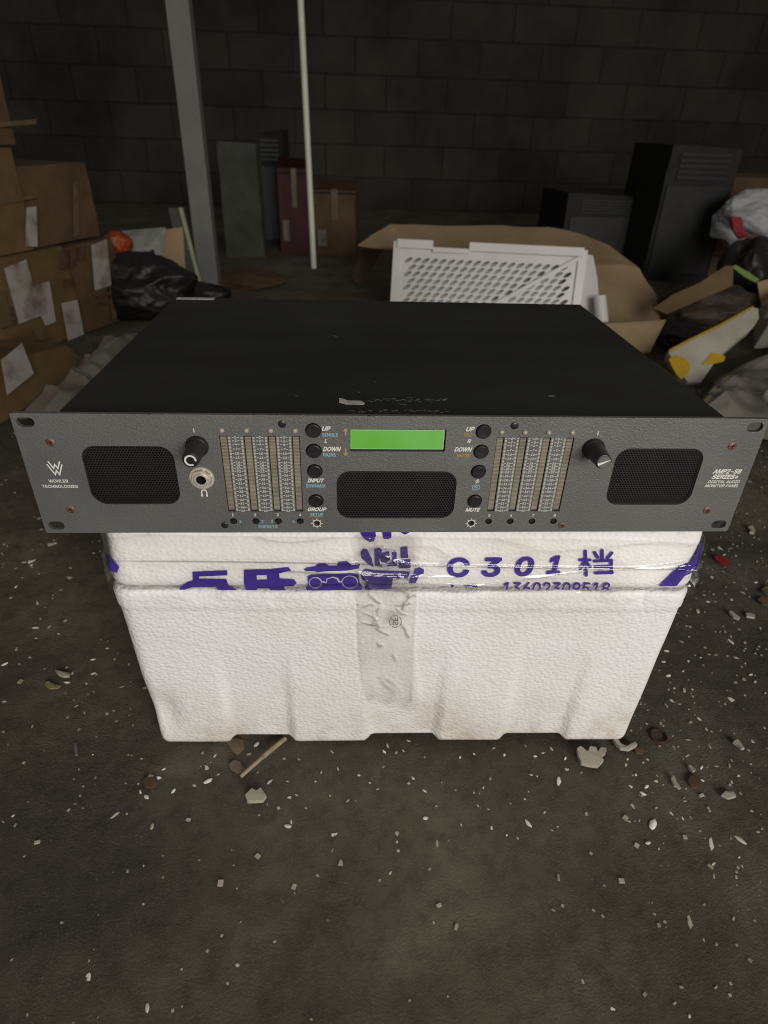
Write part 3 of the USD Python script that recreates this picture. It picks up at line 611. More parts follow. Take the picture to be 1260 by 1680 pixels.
# scales between the bars
LBL = [('0', 72.9), ('2', 70.4), ('4', 68.0), ('7', 64.6), ('10', 61.4), ('13', 58.3), ('16', 55.0), ('18', 52.8), ('20', 50.6), ('22', 48.4), ('25', 45.3), ('28', 42.2), ('31', 39.1), ('34', 35.9), ('38', 33.0), ('42', 29.8), ('46', 26.7), ('51', 23.7), ('56', 20.7), ('66', 17.9)]
for k in (0, 1, 2, 4, 5, 6):
    x0 = BARX[k] + 3.0; x1 = BARX[k + 1] - 3.0; mid = (x0 + x1) / 2; sc = []
    for t in LBL:
        sc.append(print_text(t[0], mid, t[1], 1.65, False, 0.15))
        wt = 1.3 if len(t[0]) > 1 else 0.7
        for s in (-1, 1):
            xa, xb = sorted((mid + s * (wt + 0.4), mid + s * (wt + 1.6)))
            sc.append(face_panel(sbox(xa, t[1] - 0.17, xb, t[1] + 0.17), -0.1, 0.08))
    for zt_ in np.linspace(17.9, 72.9, 54):
        sc.append(face_panel(sbox(x0 + 0.1, zt_ - 0.18, x0 + 1.35, zt_ + 0.18), -0.1, 0.08)); sc.append(face_panel(sbox(x1 - 1.35, zt_ - 0.18, x1 - 0.1, zt_ + 0.18), -0.1, 0.08))
    obj('meter_scale', sc, M['white_print'], RU_)
# peak lamps above the bars, small preset buttons below
for x, z in zip([-113.8, -98.5, -83.2, -67.9, 65.0, 80.3, 95.9, 111.5], [77.5] * 8):
    obj('peak_lamp', lathe([(1.75, -0.5), (1.75, 0.3), (1.5, 0.9), (0.9, 1.35), (0.01, 1.5)], 16, (x, 0, z)), M['led_lens'], RU_, smooth=60)
for i_, (x, z) in enumerate(PR):
    d_ = 1.3 if i_ < 4 else -0.7
    b_ = obj('preset_button', lathe([(1.95, -3), (1.95, d_ - 0.4), (1.6, d_), (0.01, d_)], 16, (x, 0, z)), M['black'], RU_, smooth=30)
    obj('button_well', lathe([(2.35, -0.2), (2.35, -3.2), (0.01, -3.2)], 16, (x, 0, z)), M['matte_black'], b_)
# screws
def screw(x, z, r, mat, lab):
    s = obj('screw', lathe([(r, 0.02), (r, 0.25), (r * 0.85, 0.6), (r * 0.45, 0.85), (0.01, 0.9)], 18, (x, 0, z)), mat, RU_, smooth=40, label=lab)
    a = rng.uniform(0, 1.5); cr = unary_union([affinity.rotate(sbox(x - r * 0.55, z - r * 0.13, x + r * 0.55, z + r * 0.13), math.degrees(a) + t, origin=(x, z)) for t in (0, 90)])
    obj('cross_slot', face_panel(cr, -0.93, 0.3), M['matte_black'], s)
for x, z in ((-221.3, 68.7), (-220.3, 19.2), (222.0, 68.6), (220.6, 18.2)): screw(x, z, 2.9, M['screw_rust'], 'rusty cross-head screw')
screw(117.7, 5.7, 2.6, M['screw_rust'], 'rusty cross-head screw'); screw(-75.7, 82.2, 2.6, M['screw_black'], 'black cross-head screw'); screw(72.8, 82.2, 2.6, M['screw_black'], 'black cross-head screw'); screw(-119.4, 6.2, 2.5, M['screw_black'], 'black cross-head screw')
# knobs
def knob(x, z, left):
    flutes = 24
    kb = obj('knob', lathe([(7.3, 0.3), (7.4, 1.2), (7.0, 3.2), (6.3, 3.8), (6.1, 5), (5.2, 19.2), (4.9, 20.0), (4.3, 20.3), (0.01, 20.2)], 40, (x, 0, z)), M['black'], RU_, smooth=28, label='black volume knob with a white C-shaped mark' if left else 'black balance knob with a grey cap and white pointer')
    if left:
        p = Point(x, z).buffer(3.7, quad_segs=12).difference(Point(x, z).buffer(2.6, quad_segs=12)).difference(Polygon([(x, z), (x + 9, z - 1.0), (x + 5, z - 9)]))
        obj('pointer', face_panel(p, -20.5, 0.2), M['white_print'], kb)
    else:
        obj('cap', lathe([(4.35, 20.1), (4.35, 20.6), (0.01, 20.6)], 28, (x, 0, z)), M['grey_cap'], kb)
        p = affinity.rotate(Polygon([(x - 4.0, z - 0.9), (x + 4.2, z - 0.2), (x + 4.2, z + 0.2), (x - 4.0, z + 0.9)]), 24, origin=(x, z))
        obj('pointer', face_panel(p, -20.75, 0.15), M['white_print'], kb)
knob(-130.4, 66.6, True); knob(127.8, 66.4, False)
# headphone socket
jk = obj('headphone_socket', lathe([(5.0, -2.5), (5.0, 0.1), (8.1, 0.1), (8.1, 0.9), (6.6, 1.0)], 36, (-130.3, 0, 43.5)), M['steel'], RU_, smooth=25, label='nickel headphone socket')
hexn = Polygon([(-130.3 + 6.9 * math.cos(math.radians(a)), 43.5 + 6.9 * math.sin(math.radians(a))) for a in range(15, 375, 60)]).difference(Point(-130.3, 43.5).buffer(4.7))
obj('hex_nut', face_panel(hexn, -2.6, 1.8), M['steel'], jk)
obj('barrel', lathe([(4.9, 0.5), (4.9, 3.4), (4.4, 3.8), (3.3, 3.8), (3.2, 3.4), (3.2, -6)], 28, (-130.3, 0, 43.5)), M['steel'], jk, smooth=30)
obj('bore', lathe([(3.6, -5.9), (0.01, -6)], 20, (-130.3, 0, 43.5)), M['matte_black'], jk)
obj('bore_lining', lathe([(3.15, 3.2), (3.15, -5.8)], 20, (-130.3, 0, 43.5)), M['matte_black'], jk)
# printing on the panel
def pr(text, x, z, h, mat='white_print', it=0.2, bold=True, width=None, anchor='c', **k): obj('lettering', print_text(text, x, z, h * 1.13, bold, it, width, anchor=anchor, **k), M[mat], RU_)
def mark(name, poly, mat='white_print'): obj(name, face_panel(poly, -0.1, 0.08), M[mat], RU_)
pr('WOHLER', -223.1, 40.8, 2.0, it=0, width=12.4); pr('TECHNOLOGIES', -223.0, 36.8, 2.0, it=0, width=22.8)
LG = lambda pts: LineString([(-222.6 + x, 50.0 + z) for x, z in pts]).buffer(0.42, cap_style='flat', join_style='mitre')
mark('logo', unary_union([LG([(-3.6, 5.2), (-1.2, 0.2), (0.1, 2.9), (1.4, 0.2), (3.7, 5.2)]), LG([(-4.8, 3.2), (-1.3, -4.4), (0.1, -1.5), (1.5, -4.4), (4.6, 3.0)])]))
pr('AMP2-S8', 225.2, 49.4, 3.1, width=19.6, it=0.3); pr('SERIES+', 225.1, 45.2, 3.0, width=18.6, it=0.3)
pr('DIGITAL AUDIO', 225.3, 41.3, 2.0, width=22.5, it=0.25); pr('MONITOR PANEL', 224.9, 38.1, 2.0, width=24, it=0.25)
pr('UP', -48.0, 79.3, 2.8, width=5.2, it=0.3); pr('SINGLE', -45.6, 75.0, 2.1, 'blue_print', 0, width=9.9); pr('L', -48.2, 70.7, 2.4, it=0.3); pr('DOWN', -44.6, 64.9, 2.8, width=11.0, it=0.3); pr('PAIRS', -46.3, 60.7, 2.1, 'blue_print', 0, width=8.1)
pr('INPUT', -55.8, 41.6, 2.6, width=10.6, it=0.3); pr('DOWNMIX', -55.9, 37.5, 2.1, 'blue_print', 0, width=13.0); pr('GROUP', -55.6, 19.0, 2.6, width=12.6, it=0.3); pr('SETUP', -55.9, 14.8, 2.0, 'blue_print', 0, width=8.8)
mark('underline', sbox(-61.0, 12.75, -51.0, 13.1), 'yellow_print')
pr('UP', 44.4, 79.6, 2.8, width=5.2, it=0.3); pr('ESC', 43.4, 75.6, 2.0, 'faded_print', 0, width=5.2); pr('R', 44.6, 71.0, 2.4, it=0.3); pr('DOWN', 41.2, 65.1, 2.8, width=11.0, it=0.3); pr('ENTER', 42.0, 60.6, 2.1, 'faded_print', 0, width=9.0)
pr('MUTE', 52.4, 18.6, 2.6, width=9.6, it=0.3); pr('Fn', 52.6, 36.6, 1.7, 'blue_print', 0.2)
mark('symbol', Point(53.1, 41.2).buffer(1.25).difference(Point(53.1, 41.2).buffer(0.85)).union(affinity.rotate(sbox(52.9, 39.3, 53.3, 43.1), -22)))
mark('key_outline', rrect(50.1, 55.1, 34.9, 38.4, 0.4, 2).difference(sbox(50.5, 35.3, 54.7, 38.0)), 'blue_print')
for s in (1, -1):
    zc_ = 77.0 if s > 0 else 62.6
    mark('arrow', Polygon([(-35.8 - 0.4, zc_ - 2.6 * s), (-35.8 + 0.4, zc_ - 2.6 * s), (-35.8 + 0.4, zc_ + 0.4 * s), (-35.8 + 1.6, zc_ + 0.4 * s), (-35.8, zc_ + 2.8 * s), (-35.8 - 1.6, zc_ + 0.4 * s), (-35.8 - 0.4, zc_ + 0.4 * s)]), 'yellow_print')
for i_, x in enumerate([-113.1, -98.0, -82.6, -67.3, 64.5, 80.0, 95.6, 111.1]): pr(str(i_ + 1), x, 14.6 if i_ < 4 else 14.0, 1.9, it=0.1)
for t, x in (('1', -108.6), ('2', -93.5), ('3', -87.0), ('4', -72.0)): pr(t, x, 9.2, 1.9, 'blue_print', 0.1)
pr('PRESETS', -89.9, 4.8, 2.0, 'blue_print', 0, width=12.8)
for x, z in ((-56.0, 7.6), (52.4, 7.4)):
    rays = [LineString([(x + 2.9 * math.cos(a), z + 2.9 * math.sin(a)), (x + 4.1 * math.cos(a), z + 4.1 * math.sin(a))]).buffer(0.22, cap_style='flat') for a in np.arange(8) * math.pi / 4]
    mark('brightness_symbol', unary_union([Point(x, z).buffer(2.9).difference(Point(x, z).buffer(2.4))] + rays))
    obj('trimmer', lathe([(1.9, -2.8), (0.01, -2.9)], 14, (x, 0, z)), M['matte_black'], RU_)
nshape = LineString([(-132.2, 29.4), (-131.9, 33.2), (-131.3, 34.2), (-129.3, 34.2), (-128.7, 33.2), (-128.5, 29.4)]).buffer(0.4)
mark('headphone_symbol', unary_union([nshape, sbox(-132.6, 29.2, -131.3, 31.0), sbox(-129.3, 29.2, -128.1, 31.0)]))
mark('tick_mark', LineString([(-131.2, 76.4), (-131.2, 78.6)]).buffer(0.3)); mark('tick_mark', LineString([(128.6, 76.0), (128.8, 78.4)]).buffer(0.3))

# ------------------------------------------------------------------ behind: cartons on the left
ang = math.radians(20); CN = np.array([math.cos(ang), -math.sin(ang), 0.0]); CD = np.array([math.sin(ang), math.cos(ang), 0.0])
CP0 = np.array([-0.677, 1.486, 0.0])
def carton(t0, t1, z0, z1, deep, label, labels=(), proud=0.0, mat='card', inks=(), strips=()):
    o = CP0 + CN * proud
    b = [o + CD * t0, o + CD * t1, o + CD * t1 - CN * deep, o + CD * t0 - CN * deep]
    th = thing('carton', label, 'carton', (*(np.mean(b, 0)[:2]), z0))
    jit = lambda: rng.normal(0, 0.006, 3) * [1, 1, 0.4]
    cbm = hexa([p + [0, 0, z0] for p in b], [p + [0, 0, z1] + jit() for p in b])
    for _ in range(4): cbm = cbm.subdivide()
    cv = np.array(cbm.vertices); cv += CN * ((meshkit.fbm(cv * 9 + z0, 3, 6) - 0.5) * 0.012)[:, None]
    obj('carton_body', (cv, np.array(cbm.faces)), M[mat], th)
    # flap seam and tape on the long side
    def quad(pts, off, name, m, d=0.0012):
        v = np.array([at_plane(*p, o + CN * off, CN) for p in pts]); w = v - CN * d
        n = len(v); f = [[0, i_, i_ + 1] for i_ in range(1, n - 1)] + [[i_, (i_ + 1) % n, n + i_] for i_ in range(n)] + [[(i_ + 1) % n, n + (i_ + 1) % n, n + i_] for i_ in range(n)]
        mm = trimesh.Trimesh(np.vstack([v, w]), f, process=False); obj(name, mm, M[m], th)
    for pts in strips: quad(pts, 0.0095, 'packing_tape', 'tape_brown')
    for pts in labels: quad(pts, 0.0105, 'paper_label', 'label')
    for pts in inks: quad(pts, 0.0085, 'faded_print', 'ink', 0.001)
    return th
zs_ = ZP - 0.025
M['tape_brown'] = pbr('brown_tape', (0.12, 0.085, 0.045), 0.3, var=0.15, vscale=30)
carton(-0.95, -0.172, 0.0, zs_ - 0.002, 0.5, 'brown carton under the left stack with three torn paper labels',
       labels=[[(7, 440), (43, 425), (68, 517), (32, 531)], [(55, 468), (81, 461), (92, 527), (75, 534), (66, 515)], [(101, 497), (127, 491), (138, 548), (112, 559)]],
       inks=[[(98, 412), (112, 409), (113, 440), (100, 442)], [(115, 408), (124, 406), (125, 436), (116, 438)], [(128, 405), (140, 402), (141, 425), (129, 428)], [(0, 510), (30, 502), (31, 516), (1, 525)], [(2, 530), (26, 523), (27, 532), (3, 540)], [(104, 458), (122, 456), (123, 470), (106, 470)]],
       strips=[[(0, 478), (8, 476), (20, 533), (0, 538)], [(56, 540), (74, 535), (78, 556), (62, 560)]])
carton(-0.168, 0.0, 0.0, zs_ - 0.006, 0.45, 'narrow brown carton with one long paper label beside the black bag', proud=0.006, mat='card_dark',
       labels=[[(150, 402), (175, 392), (183, 468), (156, 476)]], inks=[[(158, 484), (196, 474), (197, 480), (159, 490)], [(160, 496), (190, 489), (191, 495), (161, 503)]], strips=[[(180, 470), (187, 468), (192, 520), (185, 523)]])
carton(-0.9, -0.262, zs_, zs_ + 0.21, 0.5, 'brown carton with a grey paper strip, on top of the three-label carton', proud=-0.012, mat='card', labels=[[(44, 340), (60, 338), (62, 404), (42, 404)]], strips=[[(0, 330), (60, 318), (60, 324), (0, 336)]])
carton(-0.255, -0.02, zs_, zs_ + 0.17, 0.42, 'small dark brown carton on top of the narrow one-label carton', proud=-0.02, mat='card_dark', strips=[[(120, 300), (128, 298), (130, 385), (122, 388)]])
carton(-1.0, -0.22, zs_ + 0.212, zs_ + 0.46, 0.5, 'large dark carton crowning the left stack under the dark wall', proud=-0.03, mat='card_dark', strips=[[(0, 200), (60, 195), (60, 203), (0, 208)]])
# low carton in front, at the picture's left edge
fl = thing('flattened_carton', 'low crushed carton in front of the left carton stack, with one pale label', 'carton', (-0.85, 0.93, 0))
A0 = at_z(-40, 720, 0.0); A1 = at_z(150, 600, 0.0)
e = (A1 - A0); e /= np.linalg.norm(e); nn = np.array([e[1], -e[0], 0])
obj('carton_body', hexa([A0, A1, A1 - nn * 0.2, A0 - nn * 0.28], [A0 + [0, 0, .10] - nn * 0.05, A1 + [0, 0, 0.045] - nn * 0.05, A1 + [0, 0, .05] - nn * 0.2, A0 + [0, 0, .115] - nn * 0.28]), M['card'], fl)
pn = np.cross(A1 - A0, [0, 0, .10] - nn * 0.05 + e * 0); pn /= np.linalg.norm(pn); pn = pn if pn @ (CAM - A0) > 0 else -pn
v = np.array([at_plane(*p, A0 + pn * 0.006, pn) for p in [(2, 590), (36, 562), (56, 612), (12, 648)]])
obj('paper_label', hexa(v - pn * 0.001, v), M['label'], fl)

# crumpled sheets: faceted, ridged cloth of plastic
def crumple(corners, n, m, amp, seed, up=(0, 0, 1), ridge=1.0, scale=14, edge=0.3):
    """Crumpled sheet spanning four corners (m), with creases; amp = height of the folds."""
    c = np.array(corners, float); s, t = np.meshgrid(np.linspace(0, 1, n), np.linspace(0, 1, m))
    B = (c[0] * ((1 - s) * (1 - t))[..., None] + c[1] * (s * (1 - t))[..., None] + c[2] * (s * t)[..., None] + c[3] * ((1 - s) * t)[..., None])
    r = np.random.default_rng(seed)
    h = meshkit.fbm(np.concatenate([B[..., :2] * scale * 0.5, np.full(s.shape + (1,), seed * 1.7)], -1), 3, seed) * amp * 1.4
    h = h + amp * 0.7 * (1 - np.abs(2 * meshkit.noise(np.concatenate([B[..., :2] * scale * 1.6, np.full(s.shape + (1,), seed * 0.7)], -1), seed + 5) - 1)) ** 2 * ridge
    rim = np.clip(np.minimum(np.minimum(s, 1 - s), np.minimum(t, 1 - t)) / edge, 0.02, 1) ** 0.6
    jag = np.concatenate([r.normal(0, 1, s.shape + (2,)) * 0.006, np.zeros(s.shape + (1,))], -1) * (rim[..., None] < 0.25) * 2
    V = B + np.array(up) * (h * rim)[..., None] + jag * 0
    i_ = np.arange(n * m).reshape(m, n)
    return V.reshape(-1, 3), np.stack([i_[:-1, :-1], i_[:-1, 1:], i_[1:, 1:], i_[1:, :-1]], -1).reshape(-1, 4)
g0 = [at_z(30, 690, 0.01), at_z(120, 680, 0.01), at_z(260, 545, 0.01), at_z(190, 555, 0.01)]
solo('plastic_sheet', crumple(g0, 60, 90, 0.03, 3, scale=11), M['plastic_sheet'], 'crumpled cloudy plastic sheet on the floor along the left cartons', 'plastic sheet', smooth=35)

def slab(pts_px, P0, n, th, warp=0.0):
    """Flat board whose outline is seen at the given pixels, lying in plane (P0, n); thickness th goes away from the viewer."""
    n = np.array(n, float); n /= np.linalg.norm(n)
    if n @ (CAM - np.array(P0)) < 0: n = -n
    v = np.array([at_plane(*p, P0, n) for p in pts_px])
    ax = np.cross(n, [0, 0, 1.0]) if abs(n[2]) < 0.95 else np.array([1.0, 0, 0]); ax /= np.linalg.norm(ax); ay = np.cross(n, ax)
    pl = Polygon(np.stack([(v - P0) @ ax, (v - P0) @ ay], 1)).buffer(0)
    m = ext(pl, th); w = np.array(m.vertices); W = np.array(P0) + np.outer(w[:, 0], ax) + np.outer(w[:, 1], ay) - np.outer(w[:, 2], n)
    mm = trimesh.Trimesh(W, np.array(m.faces), process=False)
    if warp:
        mm.merge_vertices(); v2, f2 = trimesh.remesh.subdivide_to_size(np.array(mm.vertices), np.array(mm.faces), 0.035, max_iter=12); mm = trimesh.Trimesh(v2, f2)
        q2 = np.array(mm.vertices); ia = (q2 - P0) @ ax; ib = (q2 - P0) @ ay; pp = np.stack([ia * 4, ib * 4, 0 * ia + warp * 99], -1)
        h2 = (meshkit.fbm(pp, 3, 17) - 0.5) * 2 * warp + warp * 0.9 * (1 - np.abs(2 * meshkit.noise(pp * 0.8 + 5, 23) - 1)) ** 4
        mm.vertices = q2 + n * h2[:, None]
    mm.fix_normals(); return mm
# left middle clutter
Pb = at_z(285, 500, 0.0)
solo('cardboard_board', slab([(240, 380), (300, 372), (308, 500), (285, 500), (262, 488), (232, 455)], Pb + [0, 0.02, 0.0], (0.15, -1, 0.30), 0.006, 0.008), M['card_pale'], 'pale cardboard board tilted behind the black bag left of the grey post', 'cardboard')
sk = thing('grey_sack', 'grey woven sack with a square black patch, beside the orange lump', 'sack', (-0.62, 1.66, 0))
sv, sf = crumple([at_y(200, 470, 1.62), at_y(262, 462, 1.62), at_y(272, 372, 1.70), at_y(200, 378, 1.70)], 40, 40, 0.02, 8, up=(0, -1, 0), scale=12)
obj('cloth', (sv, sf), M['bag_grey'], sk)
obj('black_patch', slab([(223, 422), (252, 408), (258, 440), (238, 450), (228, 444)], at_y(235, 430, 1.585), (0, -1, 0.2), 0.002), M['matte_black'], sk)
def blob(c, rad, seed, amp=0.35, sub=5, freq=1.5, ridge=True):
    m = trimesh.creation.icosphere(sub); v = np.array(m.vertices); h = meshkit.fbm(v * freq + seed * 3.1, 4, seed)
    if ridge: h = h + 0.35 * (1 - np.abs(2 * meshkit.noise(v * freq * 0.9 + seed, seed + 2) - 1)) ** 2
    v = v * (1 + amp * (h - h.mean()))[:, None] * np.array(rad) + np.array(c)
    v[:, 2] = np.maximum(v[:, 2], 0.002); return v, np.array(m.faces)
ob = at_y(194, 400, 1.60)
solo('orange_lump', blob(ob, (0.036, 0.04, 0.036), 4, 0.45, 4), M['orange'], 'orange plastic lump on top of the grey sack by the cartons', 'plastic lump', smooth=60)
for (px, py, yy, rad, sd, lab) in [((235), 485, 1.52, (0.15, 0.10, 0.11), 2, 'slumped black bag between the carton stack and the tilted cardboard'), (300, 500, 1.62, (0.14, 0.09, 0.05), 6, 'flat black bag in front of the leaning plank')]:
    c_ = at_y(px, py, yy); c_[2] = rad[2] * 0.55
    solo('black_bag', blob(c_, rad, sd, 0.5), M['black_bag'], lab, 'bag', smooth=70)
pk = thing('leaning_plank', 'dark plank with a straw-coloured edge leaning by the grey post', 'plank', (-0.5, 1.8, 0))
PP = at_z(335, 492, 0)
obj('board', slab([(276, 340), (302, 340), (336, 492), (308, 492)], PP, (0.05, -1, 0.12), 0.02), M['plank'], pk)
obj('edge_strip', slab([(293, 340), (299, 340), (337, 488), (331, 488)], PP + np.array([0, -0.004, 0]), (0.05, -1, 0.12), 0.003), M['edge_strip'], pk)
P1 = at_z(345, 488, 0); w1 = 0.030
post = hexa([P1 + [-w1, 0, -0.005], P1 + [w1, 0, -0.005], P1 + [w1, 0.05, -0.005], P1 + [-w1, 0.05, -0.005]], [P1 + [-w1 - 0.005, 0.05, 1.9], P1 + [w1 - 0.005, 0.05, 1.9], P1 + [w1 - 0.005, 0.10, 1.9], P1 + [-w1 - 0.005, 0.10, 1.9]])
solo('grey_post', post, M['pillar'], 'square grey painted post rising behind the rack unit', 'post')
P2 = at_z(515, 440, 0); 
from trimesh.creation import cylinder
pt = at_y(510, 340, P2[1] + 0.02) 
pole = cylinder(0.011, segment=[P2 + [0, 0, -0.004], P2 + (pt - P2) * 8.0], sections=14)
solo('white_pole', pole, M['pole'], 'thin white pole standing on the dirt floor', 'pole', smooth=40)
def floor_box(name, px0, px1, py, depth, h, mat, label, cat, yaw=0.0, group=None, lift=0.0, detail=''):
    a = at_z(px0, py, 0); b = at_z(px1, py, 0); b[1] = a[1] + (b[0] - a[0]) * yaw
    e_ = (b - a) / np.linalg.norm(b - a); n_ = np.array([-e_[1], e_[0], 0]) * depth
    q_ = [a, b, b + n_, a + n_]; wd_ = np.linalg.norm(b - a); ev = e_; nv = n_ / depth
    ctr_ = np.mean(q_, 0); th = thing(name, label, cat, (ctr_[0], ctr_[1], lift), group)
    body = hexa([p + [0, 0, lift - 0.003] for p in q_], [p + [0, 0, h + rng.normal(0, 0.006)] + ev * rng.normal(0, 0.004) for p in q_])
    for _ in range(4): body = body.subdivide()
    bv = np.array(body.vertices); bv[:, :2] += (meshkit.fbm(bv * 11, 3, 31)[:, None] - 0.5) * 0.008 * ev[:2] + (meshkit.fbm(bv * 11 + 7, 3, 33)[:, None] - 0.5) * 0.012 * nv[:2]
    obj('body', (bv, np.array(body.faces)), M[mat], th)
    def plate(u0, u1, z0, z1, t, nm, m, out=0.0):
        c0 = a + ev * u0 * wd_ - nv * (out + 0.007); c1 = a + ev * u1 * wd_ - nv * (out + 0.007); t_ = nv * (t + 0.007)
        obj(nm, hexa([c0 + [0, 0, z0 * h], c1 + [0, 0, z0 * h], c1 + t_ + [0, 0, z0 * h], c0 + t_ + [0, 0, z0 * h]], [c0 + [0, 0, z1 * h], c1 + [0, 0, z1 * h], c1 + t_ + [0, 0, z1 * h], c0 + t_ + [0, 0, z1 * h]]), M[m], th)
    if detail == 'carton':
        plate(0.42, 0.58, 0.55, 1.0, 0.001, 'packing_tape', 'tape_brown'); plate(-0.01, 1.01, 0.93, 0.955, 0.001, 'flap_seam', 'matte_black', -0.004); plate(0.1, 0.3, 0.15, 0.4, 0.001, 'paper_label', 'label_dim')
        f0 = [a + [0, 0, h], b + [0, 0, h]]; lift_ = nv * -0.06 + np.array([0, 0, 0.045])
        obj('flap', hexa([f0[0], f0[1], f0[1] + nv * 0.005, f0[0] + nv * 0.005], [f0[0] + lift_ + ev * 0.01, f0[1] + lift_ * 0.8 - ev * 0.008, f0[1] + lift_ * 0.8 - ev * 0.008 + nv * 0.005, f0[0] + lift_ + ev * 0.01 + nv * 0.005]), M[mat], th)
    if detail == 'cabinet':
        plate(0.05, 0.95, 0.06, 0.72, 0.004, 'door', 'dark_box2'); plate(0.82, 0.86, 0.36, 0.5, 0.012, 'handle', 'steel_dim', 0.006)
        for k_ in range(5): plate(0.15, 0.85, 0.77 + k_ * 0.04, 0.79 + k_ * 0.04, 0.004, 'louvre', 'dark_box2')
M['dark_box2'] = pbr('worn_dark_enamel', (0.009, 0.009, 0.010), 0.5, color2=(0.022, 0.02, 0.018), vscale=14, lo=0.55, hi=0.75)
M['steel_dim'] = pbr('dull_steel', (0.16, 0.15, 0.14), 0.5, metallic=0.5)
M['label_dim'] = pbr('dim_label', (0.10, 0.08, 0.065), 0.8, color2=(0.22, 0.2, 0.18), vscale=30)
floor_box('maroon_box', 462, 512, 414, 0.3, 0.33, 'maroon', 'maroon box behind the white pole', 'box', 0.05, detail='carton')
floor_box('brown_box', 516, 584, 418, 0.35, 0.26, 'card_dark', 'dark brown box standing right of the white pole', 'box', -0.05, detail='carton')
floor_box('black_box', 432, 472, 402, 0.3, 0.45, 'matte_black', 'black box left of the maroon box', 'box', 0.0, detail='cabinet')
floor_box('partition_board', 372, 436, 420, 0.05, 0.42, 'plank', 'dark grey-green board standing right of the grey post', 'board', -0.1)
solo('rag_heap', blob(at_z(400, 455, 0.01), (0.13, 0.16, 0.02), 9, 0.6), M['card_dark'], 'low brown litter heap on the floor right of the grey post', 'litter heap')

# big unfolded cardboard behind the crate
SP0 = np.array([0.55, 1.55, 0.07]); SN = (0.12, -0.42, 1.0)
cb = thing('unfolded_cardboard', 'large unfolded cardboard sheet spread out behind the white crate', 'cardboard', (0.55, 1.7, 0))
obj('sheet', slab([(588, 398), (612, 385), (640, 373), (760, 371), (900, 372), (955, 385), (1000, 402), (1040, 440), (1070, 478), (1098, 520), (1090, 528), (990, 536), (940, 520), (800, 470), (640, 410)], SP0, SN, 0.006, 0.016), M['card_pale'], cb)
obj('side_flap', slab([(612, 390), (640, 400), (625, 415), (600, 460), (588, 468), (578, 455), (590, 415)], at_y(600, 430, 1.95), (0.4, -1, 0.25), 0.005, 0.01), M['card_dark'], cb, label='folded-down dark side flap')
obj('front_flap', slab([(975, 534), (1092, 526), (1082, 545), (1066, 578), (1040, 575), (1000, 550)], at_z(1066, 580, 0.012), (0.1, -0.5, 1), 0.005, 0.008), M['card_pale'], cb, label='pale front flap bent down')
obj('front_edge', slab([(1066, 578), (1040, 570), (1090, 606), (1120, 628), (1112, 640), (1060, 600)], at_z(1085, 606, 0.02), (0, -0.3, 1), 0.005), M['card'], cb)
# white crate
CR = thing('plastic_crate', 'white perforated plastic crate lying on its side behind the rack unit', 'crate', (0.45, 1.5, 0))
k0 = at_y(652, 402, 1.50); k1 = at_y(956, 417, 1.42)
ex = k1 - k0; W_ = np.linalg.norm(ex); ex /= W_
ez = np.array([0, -0.30, -1.0]); ez = ez - ex * (ez @ ex); ez /= np.linalg.norm(ez)
en = np.cross(ex, ez); en = en if en[1] > 0 else -en
Hc = 0.235
def crate_wall(o, a, b, w, h, nu, nv, mar, name, lean=0.0):
    polys_ = []
    for r in range(nv):
        for c in range(nu):
            x_ = mar + (c + 0.5 * (r % 2) + 0.25) * (w - 2 * mar) / nu; y_ = mar + (r + 0.5) * (h - 2 * mar) / nv
            if x_ > w - mar * 0.8: continue
            polys_.append(affinity.rotate(affinity.scale(Point(x_, y_).buffer(1, quad_segs=3), 0.0128, 0.0050), -30))
    pl_ = (sbox(0, 0, w, h) if w < 0.2 else rrect(0, w, 0, h + 0.03, 0.022, 5)).difference(unary_union(polys_))
    m_ = ext(pl_, 0.004); v_ = np.array(m_.vertices); n_ = np.cross(a, b)
    Wd = o + np.outer(v_[:, 0], a) + np.outer(v_[:, 1], b) + np.outer(v_[:, 2], n_)
    mm_ = trimesh.Trimesh(Wd, np.array(m_.faces), process=False); mm_.fix_normals(); return obj(name, mm_, M['crate'], CR)
def bar3(p, q, w_, d_, name, mat='crate'):
    p = np.array(p); q = np.array(q); a_ = (q - p); L_ = np.linalg.norm(a_); a_ /= L_; b_ = np.cross(a_, en); b_ /= np.linalg.norm(b_); c_ = np.cross(a_, b_)
    cs_ = [(-1, -1), (1, -1), (1, 1), (-1, 1)]
    return obj(name, hexa([p + b_ * s * w_ / 2 + c_ * t * d_ / 2 for s, t in cs_], [q + b_ * s * w_ / 2 + c_ * t * d_ / 2 for s, t in cs_]), M[mat], CR)
crate_wall(k0, ex, ez, W_, Hc, 19, 10, 0.028, 'front_wall')
er = (en * 0.93 + ex * 0.37); er /= np.linalg.norm(er)
obj('end_wall', slab([(956, 414), (973, 419), (980, 455), (987, 540), (930, 540), (948, 480)], k1, (0.35, -1, 0.3), 0.05), M['crate'], CR)
obj('rear_wall', hexa([k0 + en * 0.045, k0 + en * 0.045 + ex * W_, k0 + en * 0.05 + ex * W_, k0 + en * 0.05], [k0 + en * 0.045 + ez * Hc, k0 + en * 0.045 + ex * W_ + ez * Hc, k0 + en * 0.05 + ex * W_ + ez * Hc, k0 + en * 0.05 + ez * Hc]), M['crate'], CR)
crate_wall(k0, en, ez, 0.044, Hc, 1, 7, 0.012, 'end_wall')
bar3(k0 - ez * 0.004, k0 - ez * 0.004 + ex * 0.10, 0.022, 0.03, 'rim'); bar3(k0 + ex * 0.10 + ez * 0.008, k0 + ex * 0.20 + ez * 0.008, 0.012, 0.024, 'rim'); bar3(k0 + ex * 0.20 - ez * 0.004, k1 - ez * 0.004, 0.022, 0.03, 'rim')
